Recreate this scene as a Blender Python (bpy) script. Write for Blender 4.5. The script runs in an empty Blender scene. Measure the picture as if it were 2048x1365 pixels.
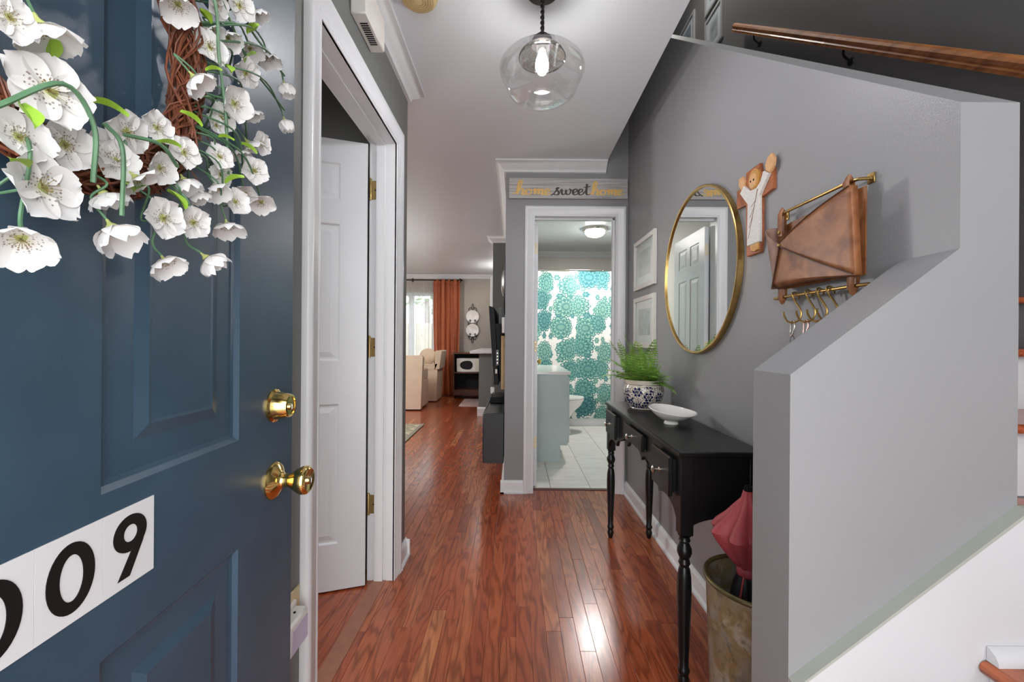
import bpy, math, random
from mathutils import Vector, Matrix
random.seed(7)
C = bpy.context.scene.collection
sc = bpy.context.scene
PI = math.pi
def hx(s):
    s = s.lstrip('#'); v = [int(s[i:i+2], 16)/255 for i in (0, 2, 4)]
    return tuple(x/12.92 if x <= .04045 else ((x+.055)/1.055)**2.4 for x in v)

# ---------------------------------------------------------------- camera, world, lights, exposure
cam = bpy.data.objects.new('camera', bpy.data.cameras.new('camera')); C.objects.link(cam)
cam.location = (0, 0, 1.14)
cam.rotation_euler = (Matrix.Rotation(PI/2, 4, 'X') @ Matrix.Rotation(math.radians(.4), 4, 'Z')).to_euler()
cam.data.sensor_width = 36; cam.data.lens = 830/2048*36
cam.data.shift_x = -6/2048; cam.data.shift_y = -2.5/2048
cam.data.clip_start = .02
sc.camera = cam
sc.view_settings.view_transform = 'Standard'; sc.view_settings.look = 'None'
sc.view_settings.gamma = 1; sc.view_settings.use_curve_mapping = False
sc.view_settings.exposure = 0.0
sc.cycles.use_denoising = True
sc.cycles.sample_clamp_indirect = 6
sc.cycles.max_bounces = 10; sc.cycles.diffuse_bounces = 5; sc.cycles.transparent_max_bounces = 16
sc.cycles.caustics_reflective = False; sc.cycles.caustics_refractive = False
w = bpy.data.worlds.new('world'); sc.world = w; w.use_nodes = True
bg = w.node_tree.nodes['Background']; bg.inputs[0].default_value = (.97, .98, 1, 1); bg.inputs[1].default_value = 3.2
def area(name, loc, rot, sx, sy, e, col=(1, 1, 1), portal=False):
    l = bpy.data.lights.new(name, 'AREA'); l.shape = 'RECTANGLE'; l.size = sx; l.size_y = sy
    l.energy = e; l.color = col
    if portal: l.cycles.is_portal = True
    o = bpy.data.objects.new(name, l); C.objects.link(o); o.location = loc; o.rotation_euler = rot
    return o
area('doorway_daylight', (.05, -.55, 1.25), (PI/2, 0, 0), 1.3, 1.9, 24, (1, 1, 1))
area('stair_hall_fill', (1.35, -.75, 2.6), (math.radians(68), 0, math.radians(8)), .8, 1.6, 13, (.98, .99, 1))  # added fill light for the stairs, out of view
area('upstairs_fill', (1.25, 3.6, 5.1), (0, 0, 0), .5, .5, 24, (1, .96, .9))  # unseen lamp added to fill the upper stairwell
area('patio_portal', (-2.6, 8.66, 1.1), (-PI/2, 0, 0), 1.9, 2.0, 1, (1, 1, 1), True)
area('sheer_fill', (-2.6, 9.7, 3.3), (math.radians(-58), 0, 0), 1.9, 1.1, 110, (.96, .98, 1))  # lamp added outside above the view so the sheer glows
lp = bpy.data.lights.new('living_room_fill', 'POINT'); lp.energy = 150; lp.shadow_soft_size = .2; lp.color = (1, .99, .98)  # added point light out of view, brightens the living room ceiling
lo_ = bpy.data.objects.new('living_room_fill', lp); C.objects.link(lo_); lo_.location = (-2.9, 4.8, 1.95)
area('side_room_fill', (-1.9, .55, 2.3), (0, 0, 0), .5, .5, 26, (1, .99, .98))  # unseen fill lamp added under the side room ceiling
area('kitchen_fill', (-.35, 7.3, 2.40), (0, 0, 0), .4, .4, 14, (1, .93, .86))  # fill light added over the kitchen, without a fixture

# ---------------------------------------------------------------- materials
def nt(name):
    m = bpy.data.materials.new(name); m.use_nodes = True
    return m, m.node_tree, m.node_tree.nodes['Principled BSDF']
def nd(t, typ, **k):
    n = t.nodes.new(typ)
    for a, b in k.items(): setattr(n, a, b)
    return n
def coords(t, sc_=(1, 1, 1), kind='Object'):
    tc = nd(t, 'ShaderNodeTexCoord'); mp = nd(t, 'ShaderNodeMapping'); mp.inputs['Scale'].default_value = sc_
    t.links.new(tc.outputs[kind], mp.inputs[0]); return mp.outputs[0]
def ramp(t, fac, stops, interp='LINEAR'):
    r = nd(t, 'ShaderNodeValToRGB'); r.color_ramp.interpolation = interp
    e = r.color_ramp.elements
    while len(e) < len(stops): e.new(.5)
    for i, (p, c) in enumerate(stops):
        e[i].position = p; e[i].color = (*c, 1) if len(c) == 3 else c
    t.links.new(fac, r.inputs[0]); return r.outputs[0]
def math_(t, op, a, b=None, c=None):
    n = nd(t, 'ShaderNodeMath', operation=op)
    for i, v in enumerate((a, b, c)):
        if v is None: continue
        if isinstance(v, (int, float)): n.inputs[i].default_value = v
        else: t.links.new(v, n.inputs[i])
    return n.outputs[0]
def noise(t, vec, scale, detail=3, dist=0, out='Fac'):
    n = nd(t, 'ShaderNodeTexNoise'); n.inputs['Scale'].default_value = scale; n.inputs['Detail'].default_value = detail
    n.inputs['Distortion'].default_value = dist; t.links.new(vec, n.inputs['Vector']); return n.outputs[out]
def mixc(t, fac, a, b, blend='MIX'):
    n = nd(t, 'ShaderNodeMix', data_type='RGBA', blend_type=blend)
    for i, v in ((0, fac), (6, a), (7, b)):
        if isinstance(v, (int, float)): n.inputs[i].default_value = v
        elif isinstance(v, tuple): n.inputs[i].default_value = (*v, 1)[:4]
        else: t.links.new(v, n.inputs[i])
    return n.outputs[2]
def bump(t, b, h, strength, dist=.002):
    n = nd(t, 'ShaderNodeBump'); n.inputs['Strength'].default_value = strength; n.inputs['Distance'].default_value = dist
    t.links.new(h, n.inputs['Height']); t.links.new(n.outputs[0], b.inputs['Normal'])
def M(name, col, rough=.5, metal=0, var=.06, nscale=6, bmp=0, bscale=200, spec=.5, coat=0):
    m, t, b = nt(name); c = hx(col) if isinstance(col, str) else col
    v = coords(t)
    f = noise(t, v, nscale, 3)
    lo = tuple(x*(1-var) for x in c); hi = tuple(min(1, x*(1+var)) for x in c)
    t.links.new(ramp(t, f, [(.3, lo), (.7, hi)]), b.inputs['Base Color'])
    b.inputs['Roughness'].default_value = rough; b.inputs['Metallic'].default_value = metal
    b.inputs['Specular IOR Level'].default_value = spec; b.inputs['Coat Weight'].default_value = coat
    if bmp: bump(t, b, noise(t, v, bscale, 2), bmp)
    return m
def emit(name, col, strength):
    m, t, b = nt(name); b.inputs['Base Color'].default_value = (*hx(col), 1)
    b.inputs['Emission Color'].default_value = (*hx(col), 1); b.inputs['Emission Strength'].default_value = strength
    return m
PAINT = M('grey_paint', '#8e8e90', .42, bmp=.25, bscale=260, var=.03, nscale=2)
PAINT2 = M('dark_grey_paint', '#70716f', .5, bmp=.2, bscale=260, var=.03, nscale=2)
TAUPE = M('taupe_paint', '#a59d93', .55, bmp=.1, bscale=200, var=.03, nscale=2)
CREAMP = M('cream_paint', '#d6d3cc', .6, var=.02)
CEIL = M('ceiling_paint', '#dfe4eb', .38, bmp=.08, bscale=120, var=.015, nscale=2)
TRIM = M('white_trim_paint', '#e6e8ea', .32, var=.02, bmp=.05, bscale=60)
DOORW = M('white_door_paint', '#dadde0', .3, var=.02, bmp=.12, bscale=90)
BRASS = M('polished_brass', '#e4c67c', .12, 1, var=.08, nscale=30)
BRASSA = M('antique_brass', '#bf9f62', .32, 1, var=.12, nscale=40)
HINGE = M('aged_brass', '#b39a62', .35, .8, var=.15, nscale=60)
BLACK = M('satin_black_lacquer', '#0d0d0e', .34, var=.2, nscale=8, spec=.4)
BLK = M('black_plastic', '#0c0c0e', .55, var=.1, spec=.3)
DKM = M('blackened_iron', '#1c1a19', .5, .6, var=.15, nscale=40)
BRZ = M('dark_bronze', '#3a3634', .4, .8, var=.15, nscale=30)
WHITE = M('white_plastic', '#e6e3dc', .4, var=.02)
IVORY = M('ivory_plastic', '#cdbb92', .4, var=.03)
PORC = M('white_porcelain', '#eceae6', .12, var=.02)
CREAM = M('cream_canvas', '#d8c3ab', .9, var=.06, nscale=5, bmp=.2, bscale=300)
RUSTC = M('rust_velvet', '#ad6240', .7, var=.10, nscale=4)
STEEL = M('nickel', '#cfcac0', .18, 1, var=.06)
TEALV = M('pale_seafoam_paint', '#b4c3c1', .45, var=.03)
DWOOD = M('dark_walnut', '#5a3424', .4, var=.2, nscale=12)
PINE = M('pale_pine', '#cfae7e', .6, var=.12, nscale=20)
GRN = M('stem_green', '#4f7454', .5, var=.2, nscale=60)
LEAFL = M('lime_leaf', '#8fb83a', .45, var=.25, nscale=80)
GREYC = M('charcoal_box', '#2c2e30', .45, var=.1)
SCREEN = M('tv_screen', '#0a0b0d', .12, var=.1)
GREYP = M('grey_plastic', '#6e7072', .4, var=.08)

# oak plank material: contour lines of stretched noise, tinted per board through attribute "rnd"
def oak(name, tint=1.0, axis=1):
    m, t, b = nt(name)
    at = nd(t, 'ShaderNodeAttribute', attribute_name='rnd')
    tc = nd(t, 'ShaderNodeTexCoord'); off = nd(t, 'ShaderNodeVectorMath', operation='SCALE'); off.inputs[3].default_value = 37.0
    comb = nd(t, 'ShaderNodeCombineXYZ')
    for i in range(3): t.links.new(at.outputs['Fac'], comb.inputs[i])
    t.links.new(comb.outputs[0], off.inputs[0])
    add = nd(t, 'ShaderNodeVectorMath', operation='ADD'); t.links.new(tc.outputs['Object'], add.inputs[0]); t.links.new(off.outputs[0], add.inputs[1])
    def mp(s):
        n = nd(t, 'ShaderNodeMapping'); n.inputs['Scale'].default_value = s; t.links.new(add.outputs[0], n.inputs[0]); return n.outputs[0]
    big = (11, 1.5, 11) if axis == 1 else (1.5, 11, 11)
    fine = (230, 7, 230) if axis == 1 else (7, 230, 230)
    g = noise(t, mp(big), 1.0, 2.2, .35)
    rings = math_(t, 'SINE', math_(t, 'MULTIPLY', g, 58))
    rings = math_(t, 'MULTIPLY_ADD', rings, .5, .5)
    rings = math_(t, 'POWER', rings, 2.2)
    f = noise(t, mp(fine), 1.0, 3)
    fine_ = ramp(t, f, [(.42, (1, 1, 1)), (.62, (0, 0, 0))])
    base = ramp(t, at.outputs['Fac'], [(0, hx('#944429')), (.35, hx('#a65230')), (.7, hx('#b2603a')), (1, hx('#c67e4f'))])
    c1 = mixc(t, math_(t, 'MULTIPLY', rings, .62), base, hx('#6c2e1b'))
    c2 = mixc(t, math_(t, 'MULTIPLY', math_(t, 'SUBTRACT', 1.0, fine_), .28), c1, hx('#4c2418'))
    t.links.new(c2, b.inputs['Base Color'])
    t.links.new(math_(t, 'MULTIPLY_ADD', f, .12, .17), b.inputs['Roughness'])
    b.inputs['Coat Weight'].default_value = .2; b.inputs['Coat Roughness'].default_value = .16
    wob = noise(t, mp((14, 3, 14)), 1.0, 1)
    h = math_(t, 'ADD', math_(t, 'MULTIPLY', f, .25), math_(t, 'MULTIPLY', wob, 1.2))
    bump(t, b, h, .22, .002)
    return m
OAK = oak('oak_plank'); 
def railwood():
    m, t, b = nt('handrail_oak'); v = coords(t, (8, 1.2, 8)); g = noise(t, v, 3, 4, .4)
    t.links.new(ramp(t, g, [(.3, hx('#7d4729')), (.6, hx('#b0713f'))]), b.inputs['Base Color']); b.inputs['Roughness'].default_value = .42
    b.inputs['Coat Weight'].default_value = .1
    return m
RAILM = railwood()
def bluem():
    m, t, b = nt('slate_blue_door_paint'); v = coords(t)
    n = noise(t, v, 7, 5); n2 = noise(t, v, 34, 4, 1.5)
    c = ramp(t, n, [(.3, hx('#304555')), (.7, hx('#394f61'))])
    c = mixc(t, ramp(t, n2, [(.70, (0, 0, 0)), (.80, (.22, .22, .22))]), c, hx('#5f7f92'))
    t.links.new(c, b.inputs['Base Color']); b.inputs['Roughness'].default_value = .36
    bump(t, b, noise(t, v, 700, 2), .25, .0006); return m
BLUE = bluem()
def tilem():
    m, t, b = nt('pale_grey_tile'); at = nd(t, 'ShaderNodeAttribute', attribute_name='rnd')
    v = coords(t, (2, 14, 1)); n = noise(t, v, 2.5, 4, .6)
    c = ramp(t, n, [(.3, hx('#d9d8d2')), (.7, hx('#e9e8e4'))]); t.links.new(c, b.inputs['Base Color']); b.inputs['Roughness'].default_value = .22; return m
TILE = tilem()
GROUT = M('grout', '#97978f', .9)
def rosette_pattern(t, vec2, scale, petals, r0, dens):
    """returns (mask, shade) of flower rosettes laid on voronoi cells; vec2 lies in its xy plane"""
    vo = nd(t, 'ShaderNodeTexVoronoi', voronoi_dimensions='2D'); vo.inputs['Scale'].default_value = scale; vo.inputs['Randomness'].default_value = .62
    t.links.new(vec2, vo.inputs['Vector'])
    pos = nd(t, 'ShaderNodeVectorMath', operation='SUBTRACT'); t.links.new(vec2, pos.inputs[0])
    t.links.new(vo.outputs['Position'], pos.inputs[1])
    sx = nd(t, 'ShaderNodeSeparateXYZ'); t.links.new(pos.outputs[0], sx.inputs[0])
    ang = math_(t, 'ARCTAN2', sx.outputs[1], sx.outputs[0])
    d = vo.outputs['Distance']
    # staggered petals: ring index shifts the angle
    ring = math_(t, 'FLOOR', math_(t, 'MULTIPLY', d, dens))
    a2 = math_(t, 'ADD', math_(t, 'MULTIPLY', ang, petals/2), math_(t, 'MULTIPLY', ring, PI/2))
    pet = math_(t, 'ABSOLUTE', math_(t, 'SINE', a2))
    fr = math_(t, 'FRACT', math_(t, 'MULTIPLY', d, dens))
    edge = math_(t, 'ADD', fr, math_(t, 'MULTIPLY', math_(t, 'SUBTRACT', 1.0, pet), .9))
    rad = math_(t, 'ADD', math_(t, 'MULTIPLY', pet, .13), r0)
    mask = math_(t, 'LESS_THAN', d, rad)
    return mask, edge, vo.outputs['Color'], d
def curtain_mat():
    m, t, b = nt('succulent_print_cloth')
    uv = nd(t, 'ShaderNodeUVMap')
    v = uv.outputs[0]
    mask, edge, col, d = rosette_pattern(t, v, 3.5, 12, .42, 6.0)
    mp = nd(t, 'ShaderNodeMapping'); mp.inputs['Location'].default_value = (.37, .71, 0); t.links.new(v, mp.inputs[0])
    mask2, edge2, col2, d2 = rosette_pattern(t, mp.outputs[0], 7.5, 6, .24, 4.5)
    hue = ramp(t, col, [(.25, hx('#a9cdbd')), (.5, hx('#8fbfb4')), (.75, hx('#6fa5a8'))])
    hue2 = ramp(t, col2, [(.2, hx('#b3d2c0')), (.8, hx('#86b5b6'))])
    s1 = ramp(t, edge, [(.0, (.12, .30, .42)), (.18, (.25, .48, .55)), (.40, (.75, .85, .85)), (.60, (1, 1, 1)), (.74, (.85, 1, .95)), (.84, (.14, .34, .42)), (1.0, (.22, .45, .5))])
    s2 = ramp(t, edge2, [(.1, (.15, .35, .45)), (.4, (.9, 1, 1)), (.75, (.9, 1, .97)), (.88, (.15, .36, .42))])
    c1 = mixc(t, 1.0, hue, s1, 'MULTIPLY'); c2 = mixc(t, 1.0, hue2, s2, 'MULTIPLY')
    c = mixc(t, mask2, hx('#efeeea'), c2); c = mixc(t, mask, c, c1)
    t.links.new(c, b.inputs['Base Color']); b.inputs['Roughness'].default_value = .8; return m
SUCC = curtain_mat()
def potm():
    m, t, b = nt('blue_and_white_glaze'); uv = nd(t, 'ShaderNodeUVMap'); v = uv.outputs[0]
    mask, edge, col, d = rosette_pattern(t, v, 2.3, 6, .27, 5)
    n = noise(t, v, 4.5, 2, 1.8)
    stem = ramp(t, n, [(.475, (0, 0, 0)), (.49, (1, 1, 1)), (.52, (1, 1, 1)), (.535, (0, 0, 0))])
    n3 = noise(t, v, 6.5, 2, 2.6); leaf = ramp(t, n3, [(.555, (0, 0, 0)), (.57, (1, 1, 1))])
    sep = nd(t, 'ShaderNodeSeparateXYZ'); t.links.new(v, sep.inputs[0])
    body = math_(t, 'MULTIPLY', math_(t, 'LESS_THAN', sep.outputs[1], .80), math_(t, 'GREATER_THAN', sep.outputs[1], .06))
    fac = math_(t, 'MAXIMUM', math_(t, 'MULTIPLY', mask, math_(t, 'LESS_THAN', edge, .92)), math_(t, 'MAXIMUM', math_(t, 'MULTIPLY', stem, .75), leaf))
    fac = math_(t, 'MULTIPLY', fac, body)
    l1 = math_(t, 'LESS_THAN', math_(t, 'ABSOLUTE', math_(t, 'SUBTRACT', sep.outputs[1], .84)), .008)
    l2 = math_(t, 'LESS_THAN', math_(t, 'ABSOLUTE', math_(t, 'SUBTRACT', sep.outputs[1], .05)), .01)
    fac = math_(t, 'MAXIMUM', fac, math_(t, 'MAXIMUM', l1, l2))
    t.links.new(mixc(t, fac, hx('#ded6c4'), hx('#141d52')), b.inputs['Base Color'])
    b.inputs['Roughness'].default_value = .12; return m
POTM = potm()
def leatherm(name, a, b_, rough=.42):
    m, t, b = nt(name); v = coords(t); n = noise(t, v, 16, 5, .8)
    t.links.new(ramp(t, n, [(.3, hx(a)), (.7, hx(b_))]), b.inputs['Base Color']); b.inputs['Roughness'].default_value = rough
    bump(t, b, noise(t, v, 350, 3), .15, .0008); return m
LEATH = leatherm('saddle_brown_leather', '#6b3c1f', '#a56a40')
LEATH2 = leatherm('dusky_leather', '#7a5a4a', '#a08072', .6)
def galv():
    m, t, b = nt('weathered_galvanised_metal'); v = coords(t); n = noise(t, v, 9, 6, .8); n2 = noise(t, v, 45, 4, .5)
    c = ramp(t, n, [(.25, hx('#5f5b52')), (.42, hx('#8b8577')), (.55, hx('#83724f')), (.63, hx('#a39c8c')), (.8, hx('#6d6658'))])
    c = mixc(t, ramp(t, n2, [(.55, (0, 0, 0)), (.7, (.5, .5, .5))]), c, hx('#45413a'))
    t.links.new(c, b.inputs['Base Color']); b.inputs['Roughness'].default_value = .45; b.inputs['Metallic'].default_value = .45
    bump(t, b, n2, .2, .002); return m
GALV = galv()
def signwood():
    m, t, b = nt('whitewashed_board'); v = coords(t, (3, 60, 60)); n = noise(t, v, 1.2, 5, .2)
    t.links.new(ramp(t, n, [(.3, hx('#9a9796')), (.5, hx('#b9b6b4')), (.75, hx('#cbc8c6'))]), b.inputs['Base Color']); b.inputs['Roughness'].default_value = .6
    return m
SIGNW = signwood()
def petalm():
    m, t, b = nt('white_silk_petal'); tc = nd(t, 'ShaderNodeTexCoord')
    v = tc.outputs['Object']
    ln = nd(t, 'ShaderNodeVectorMath', operation='LENGTH'); t.links.new(v, ln.inputs[0])
    vo = nd(t, 'ShaderNodeTexVoronoi'); vo.inputs['Scale'].default_value = 10; t.links.new(v, vo.inputs['Vector'])
    dots = math_(t, 'LESS_THAN', vo.outputs['Distance'], .30)
    band = math_(t, 'MULTIPLY', math_(t, 'GREATER_THAN', ln.outputs['Value'], .16), math_(t, 'LESS_THAN', ln.outputs['Value'], .50))
    dots = math_(t, 'MULTIPLY', math_(t, 'MULTIPLY', dots, band), .75)
    base = ramp(t, ln.outputs['Value'], [(0, hx('#dfe0b4')), (.3, hx('#e2e0dc')), (1, hx('#e8e7e8'))])
    t.links.new(mixc(t, dots, base, hx('#5e3a2e')), b.inputs['Base Color']); b.inputs['Roughness'].default_value = .7
    b.inputs['Subsurface Weight'].default_value = 0
    tr = nd(t, 'ShaderNodeBsdfTranslucent'); tr.inputs[0].default_value = (.85, .84, .8, 1)
    mx = nd(t, 'ShaderNodeMixShader'); mx.inputs[0].default_value = .25
    t.links.new(b.outputs[0], mx.inputs[1]); t.links.new(tr.outputs[0], mx.inputs[2])
    t.links.new(mx.outputs[0], t.nodes['Material Output'].inputs[0]); return m
PETAL = petalm()
VINE = M('grapevine_twig', '#693822', .6, var=.45, nscale=50)
def glassm(name, tint=(1, 1, 1), edge=.5, base=.05):
    m, t, b = nt(name)
    b.inputs['Base Color'].default_value = (*tint, 1); b.inputs['Roughness'].default_value = .03; b.inputs['Metallic'].default_value = 0
    gl = nd(t, 'ShaderNodeBsdfGlossy'); gl.inputs['Roughness'].default_value = .03; gl.inputs[0].default_value = (.9, .9, .9, 1)
    tr = nd(t, 'ShaderNodeBsdfTransparent'); tr.inputs[0].default_value = (*tint, 1)
    lw = nd(t, 'ShaderNodeLayerWeight'); lw.inputs[0].default_value = .35
    f = math_(t, 'MULTIPLY_ADD', lw.outputs['Facing'], edge, base)
    mx = nd(t, 'ShaderNodeMixShader'); t.links.new(f, mx.inputs[0]); t.links.new(tr.outputs[0], mx.inputs[1]); t.links.new(gl.outputs[0], mx.inputs[2])
    t.links.new(mx.outputs[0], t.nodes['Material Output'].inputs[0]); return m
GLASS = glassm('clear_glass', (.97, .98, .98))
REFLG = glassm('ribbed_reflection', (.62, .6, .55), .5, .25)  # smoky tint for the modelled neck reflection
PANE = glassm('window_glass', (.95, .97, .98), .3, .03)
def sheer():
    m, t, b = nt('sheer_voile'); b.inputs['Base Color'].default_value = (.9, .87, .84, 1); b.inputs['Roughness'].default_value = .9
    tr = nd(t, 'ShaderNodeBsdfTransparent'); tl = nd(t, 'ShaderNodeBsdfTranslucent'); tl.inputs[0].default_value = (.97, .96, .95, 1)
    a = nd(t, 'ShaderNodeMixShader'); a.inputs[0].default_value = .8; t.links.new(b.outputs[0], a.inputs[1]); t.links.new(tl.outputs[0], a.inputs[2])
    mx = nd(t, 'ShaderNodeMixShader'); mx.inputs[0].default_value = .52; t.links.new(a.outputs[0], mx.inputs[1]); t.links.new(tr.outputs[0], mx.inputs[2])
    t.links.new(mx.outputs[0], t.nodes['Material Output'].inputs[0]); return m
SHEER = sheer()
def mirrorm():
    m, t, b = nt('silvered_mirror'); b.inputs['Base Color'].default_value = (.9, .92, .92, 1); b.inputs['Metallic'].default_value = 1; b.inputs['Roughness'].default_value = .01; return m
MIRROR = mirrorm()
FERN = M('fern_green', '#84b04c', .5, var=.5, nscale=26)
def rugm(name, a, b_, c_, s):
    m, t, b = nt(name); v = coords(t, (s, s, 1)); mg = nd(t, 'ShaderNodeTexVoronoi', distance='MANHATTAN'); mg.inputs['Scale'].default_value = 3; mg.inputs['Randomness'].default_value = .3; t.links.new(v, mg.inputs[0])
    t.links.new(ramp(t, mg.outputs['Distance'], [(.2, hx(a)), (.35, hx(b_)), (.6, hx(c_)), (.8, hx(a))]), b.inputs['Base Color']); b.inputs['Roughness'].default_value = .95
    bump(t, b, noise(t, v, 200, 2), .5); return m
RUG = rugm('woven_rug', '#a89a80', '#cfc4a6', '#7d7a66', 1.6)
def stripem():
    m, t, b = nt('striped_cotton'); v = coords(t); wv = nd(t, 'ShaderNodeTexWave', bands_direction='Y'); wv.inputs['Scale'].default_value = 5; t.links.new(v, wv.inputs[0])
    t.links.new(ramp(t, wv.outputs['Fac'], [(.4, hx('#d8c8c0')), (.6, hx('#a07870'))]), b.inputs['Base Color']); b.inputs['Roughness'].default_value = .9; return m
STRIPE = stripem()
SPARK = M('speckled_white_glaze', '#dcd8d2', .4, var=.12, nscale=160)
TERRA = M('terracotta_glaze', '#a7623c', .3, var=.3, nscale=25)
SKINC = M('pale_clay_glaze', '#d9a878', .35, var=.12, nscale=40)
GOLDC = M('ochre_glaze', '#c8924c', .3, var=.15, nscale=30)

# ---------------------------------------------------------------- geometry collector
class G:
    def __init__(s): s.v = []; s.f = []; s.uv = None
    def add(s, vs, fs):
        n = len(s.v); s.v += [tuple(p) for p in vs]; s.f += [tuple(i+n for i in f) for f in fs]; return s
    def box(s, x0, x1, y0, y1, z0, z1, b=0):
        if b <= 0:
            s.add([(x, y, z) for z in (z0, z1) for y in (y0, y1) for x in (x0, x1)],
                  [(0, 2, 3, 1), (4, 5, 7, 6), (0, 1, 5, 4), (2, 6, 7, 3), (0, 4, 6, 2), (1, 3, 7, 5)]); return s
        vs = []; c = {}
        X = (x0, x1); Y = (y0, y1); Z = (z0, z1)
        for i in (0, 1):
            for j in (0, 1):
                for k in (0, 1):
                    p = (X[i], Y[j], Z[k]); o = (b*(1-2*i), b*(1-2*j), b*(1-2*k))
                    for a in range(3):
                        q = tuple(p[t] + (0 if t == a else o[t]) for t in range(3))
                        c[i, j, k, a] = len(vs); vs.append(q)
        fs = []
        for a in range(3):
            u, w_ = (a+1) % 3, (a+2) % 3
            for e in (0, 1):
                q = []
                for (m_, n_) in ((0, 0), (1, 0), (1, 1), (0, 1)):
                    k = [0, 0, 0]; k[a] = e; k[u] = m_; k[w_] = n_; q.append(c[(*k, a)])
                fs.append(tuple(q if e else q[::-1]))
        for a in range(3):
            u, w_ = (a+1) % 3, (a+2) % 3
            for m_ in (0, 1):
                for n_ in (0, 1):
                    k0 = [0, 0, 0]; k0[u] = m_; k0[w_] = n_; k1 = list(k0); k1[a] = 1
                    fs.append((c[(*k0, u)], c[(*k1, u)], c[(*k1, w_)], c[(*k0, w_)]))
        for i in (0, 1):
            for j in (0, 1):
                for k in (0, 1): fs.append((c[i, j, k, 0], c[i, j, k, 1], c[i, j, k, 2]))
        s.add(vs, fs); return s
    def prism(s, poly, O, U, V, W):
        O, U, V, W = map(Vector, (O, U, V, W)); n = len(poly)
        a = [O+U*p[0]+V*p[1] for p in poly]; b = [p+W for p in a]
        s.add(a+b, [tuple(range(n))[::-1], tuple(range(n, 2*n))]+[(i, (i+1) % n, n+(i+1) % n, n+i) for i in range(n)]); return s
    def lathe(s, prof, c, n=24, axis=(0, 0, 1), cap=True, mod=None):
        ax = Vector(axis).normalized(); h = Vector((1, 0, 0)) if abs(ax.x) < .9 else Vector((0, 1, 0))
        e1 = (h-ax*h.dot(ax)).normalized(); e2 = ax.cross(e1); c = Vector(c); vs = []; fs = []
        for k, (r, z) in enumerate(prof):
            for i in range(n):
                a = 2*PI*i/n; rr = max(r, 1e-4)*(mod(a, k) if mod else 1)
                vs.append(c+ax*z+(e1*math.cos(a)+e2*math.sin(a))*rr)
        for k in range(len(prof)-1):
            for i in range(n):
                j = (i+1) % n; fs.append((k*n+i, k*n+j, (k+1)*n+j, (k+1)*n+i))
        if cap: fs.append(tuple(range(n))[::-1]); fs.append(tuple(range((len(prof)-1)*n, len(prof)*n)))
        s.add(vs, fs); return s
    def tube(s, pts, r, n=8, closed=False, flat=None):
        pts = [Vector(p) for p in pts]; m = len(pts); rs = r if isinstance(r, (list, tuple)) else [r]*m
        vs = []; fs = []; up = None
        for i in range(m):
            a = pts[(i-1) % m] if closed or i > 0 else pts[i]; b = pts[(i+1) % m] if closed or i < m-1 else pts[i]
            t = (b-a).normalized() if (b-a).length > 1e-9 else Vector((0, 0, 1))
            if up is None:
                up = Vector((0, 0, 1)) if abs(t.z) < .9 else Vector((1, 0, 0))
            up = (up-t*up.dot(t)); up = up.normalized() if up.length > 1e-6 else Vector((1, 0, 0)); sd = t.cross(up)
            for k in range(n):
                an = 2*PI*k/n; d = up*math.cos(an)*rs[i]+sd*math.sin(an)*rs[i]
                if flat: fd = Vector(flat[0]); d = d-fd*d.dot(fd)*(1-flat[1])
                vs.append(pts[i]+d)
        for i in range(m if closed else m-1):
            i2 = (i+1) % m
            for k in range(n): k2 = (k+1) % n; fs.append((i*n+k, i*n+k2, i2*n+k2, i2*n+k))
        if not closed: fs.append(tuple(range(n))[::-1]); fs.append(tuple(range((m-1)*n, m*n)))
        s.add(vs, fs); return s
    def grid(s, fn, nu, nv, uvfn=None):
        n = len(s.v); vs = [fn(i/nu, j/nv) for j in range(nv+1) for i in range(nu+1)]
        fs = [(j*(nu+1)+i, j*(nu+1)+i+1, (j+1)*(nu+1)+i+1, (j+1)*(nu+1)+i) for j in range(nv) for i in range(nu)]
        s.add(vs, fs)
        if uvfn: s.uv = (s.uv or {}); s.uv.update({n+j*(nu+1)+i: uvfn(i/nu, j/nv) for j in range(nv+1) for i in range(nu+1)})
        return s
    def sphere(s, c, r, n=16, m=10, sc_=(1, 1, 1)):
        prof = [(math.sin(PI*k/m)*r, -math.cos(PI*k/m)*r) for k in range(m+1)]
        g = G(); g.lathe(prof, (0, 0, 0), n, cap=False)
        s.add([(c[0]+v[0]*sc_[0], c[1]+v[1]*sc_[1], c[2]+v[2]*sc_[2]) for v in g.v], g.f); return s
def mesh(name, g, mat, smooth=True, rnd=None):
    me = bpy.data.meshes.new(name); me.from_pydata(g.v, [], g.f); me.materials.append(mat)
    import bmesh
    bm = bmesh.new(); bm.from_mesh(me); bmesh.ops.recalc_face_normals(bm, faces=bm.faces); bm.to_mesh(me); bm.free()
    if smooth:
        me.polygons.foreach_set('use_smooth', [True]*len(me.polygons)); me.set_sharp_from_angle(angle=math.radians(38))
    if g.uv:
        l = me.uv_layers.new(name='UVMap')
        for lp in me.loops: l.data[lp.index].uv = g.uv.get(lp.vertex_index, (0, 0))
    if rnd is not None:
        a = me.attributes.new('rnd', 'FLOAT', 'POINT')
        a.data.foreach_set('value', rnd if isinstance(rnd, list) else [rnd]*len(me.vertices))
    return me
def add(name, me, parent=None, local=False):
    o = bpy.data.objects.new(name, me); C.objects.link(o)
    if parent is not None:
        o.parent = parent
        if not local and parent.type == 'EMPTY': o.matrix_parent_inverse = parent.matrix_basis.inverted()
    return o
def P(name, g, mat, parent, local=False, smooth=True, label=None, stuff=False, rnd=None, mod=None):
    o = add(name, mesh(name, g, mat, smooth, rnd), parent, local)
    if label: o['label'] = label
    if stuff: o['kind'] = 'stuff'
    if mod: md = o.modifiers.new('s', 'SOLIDIFY'); md.thickness = mod; md.offset = 0
    return o
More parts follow.
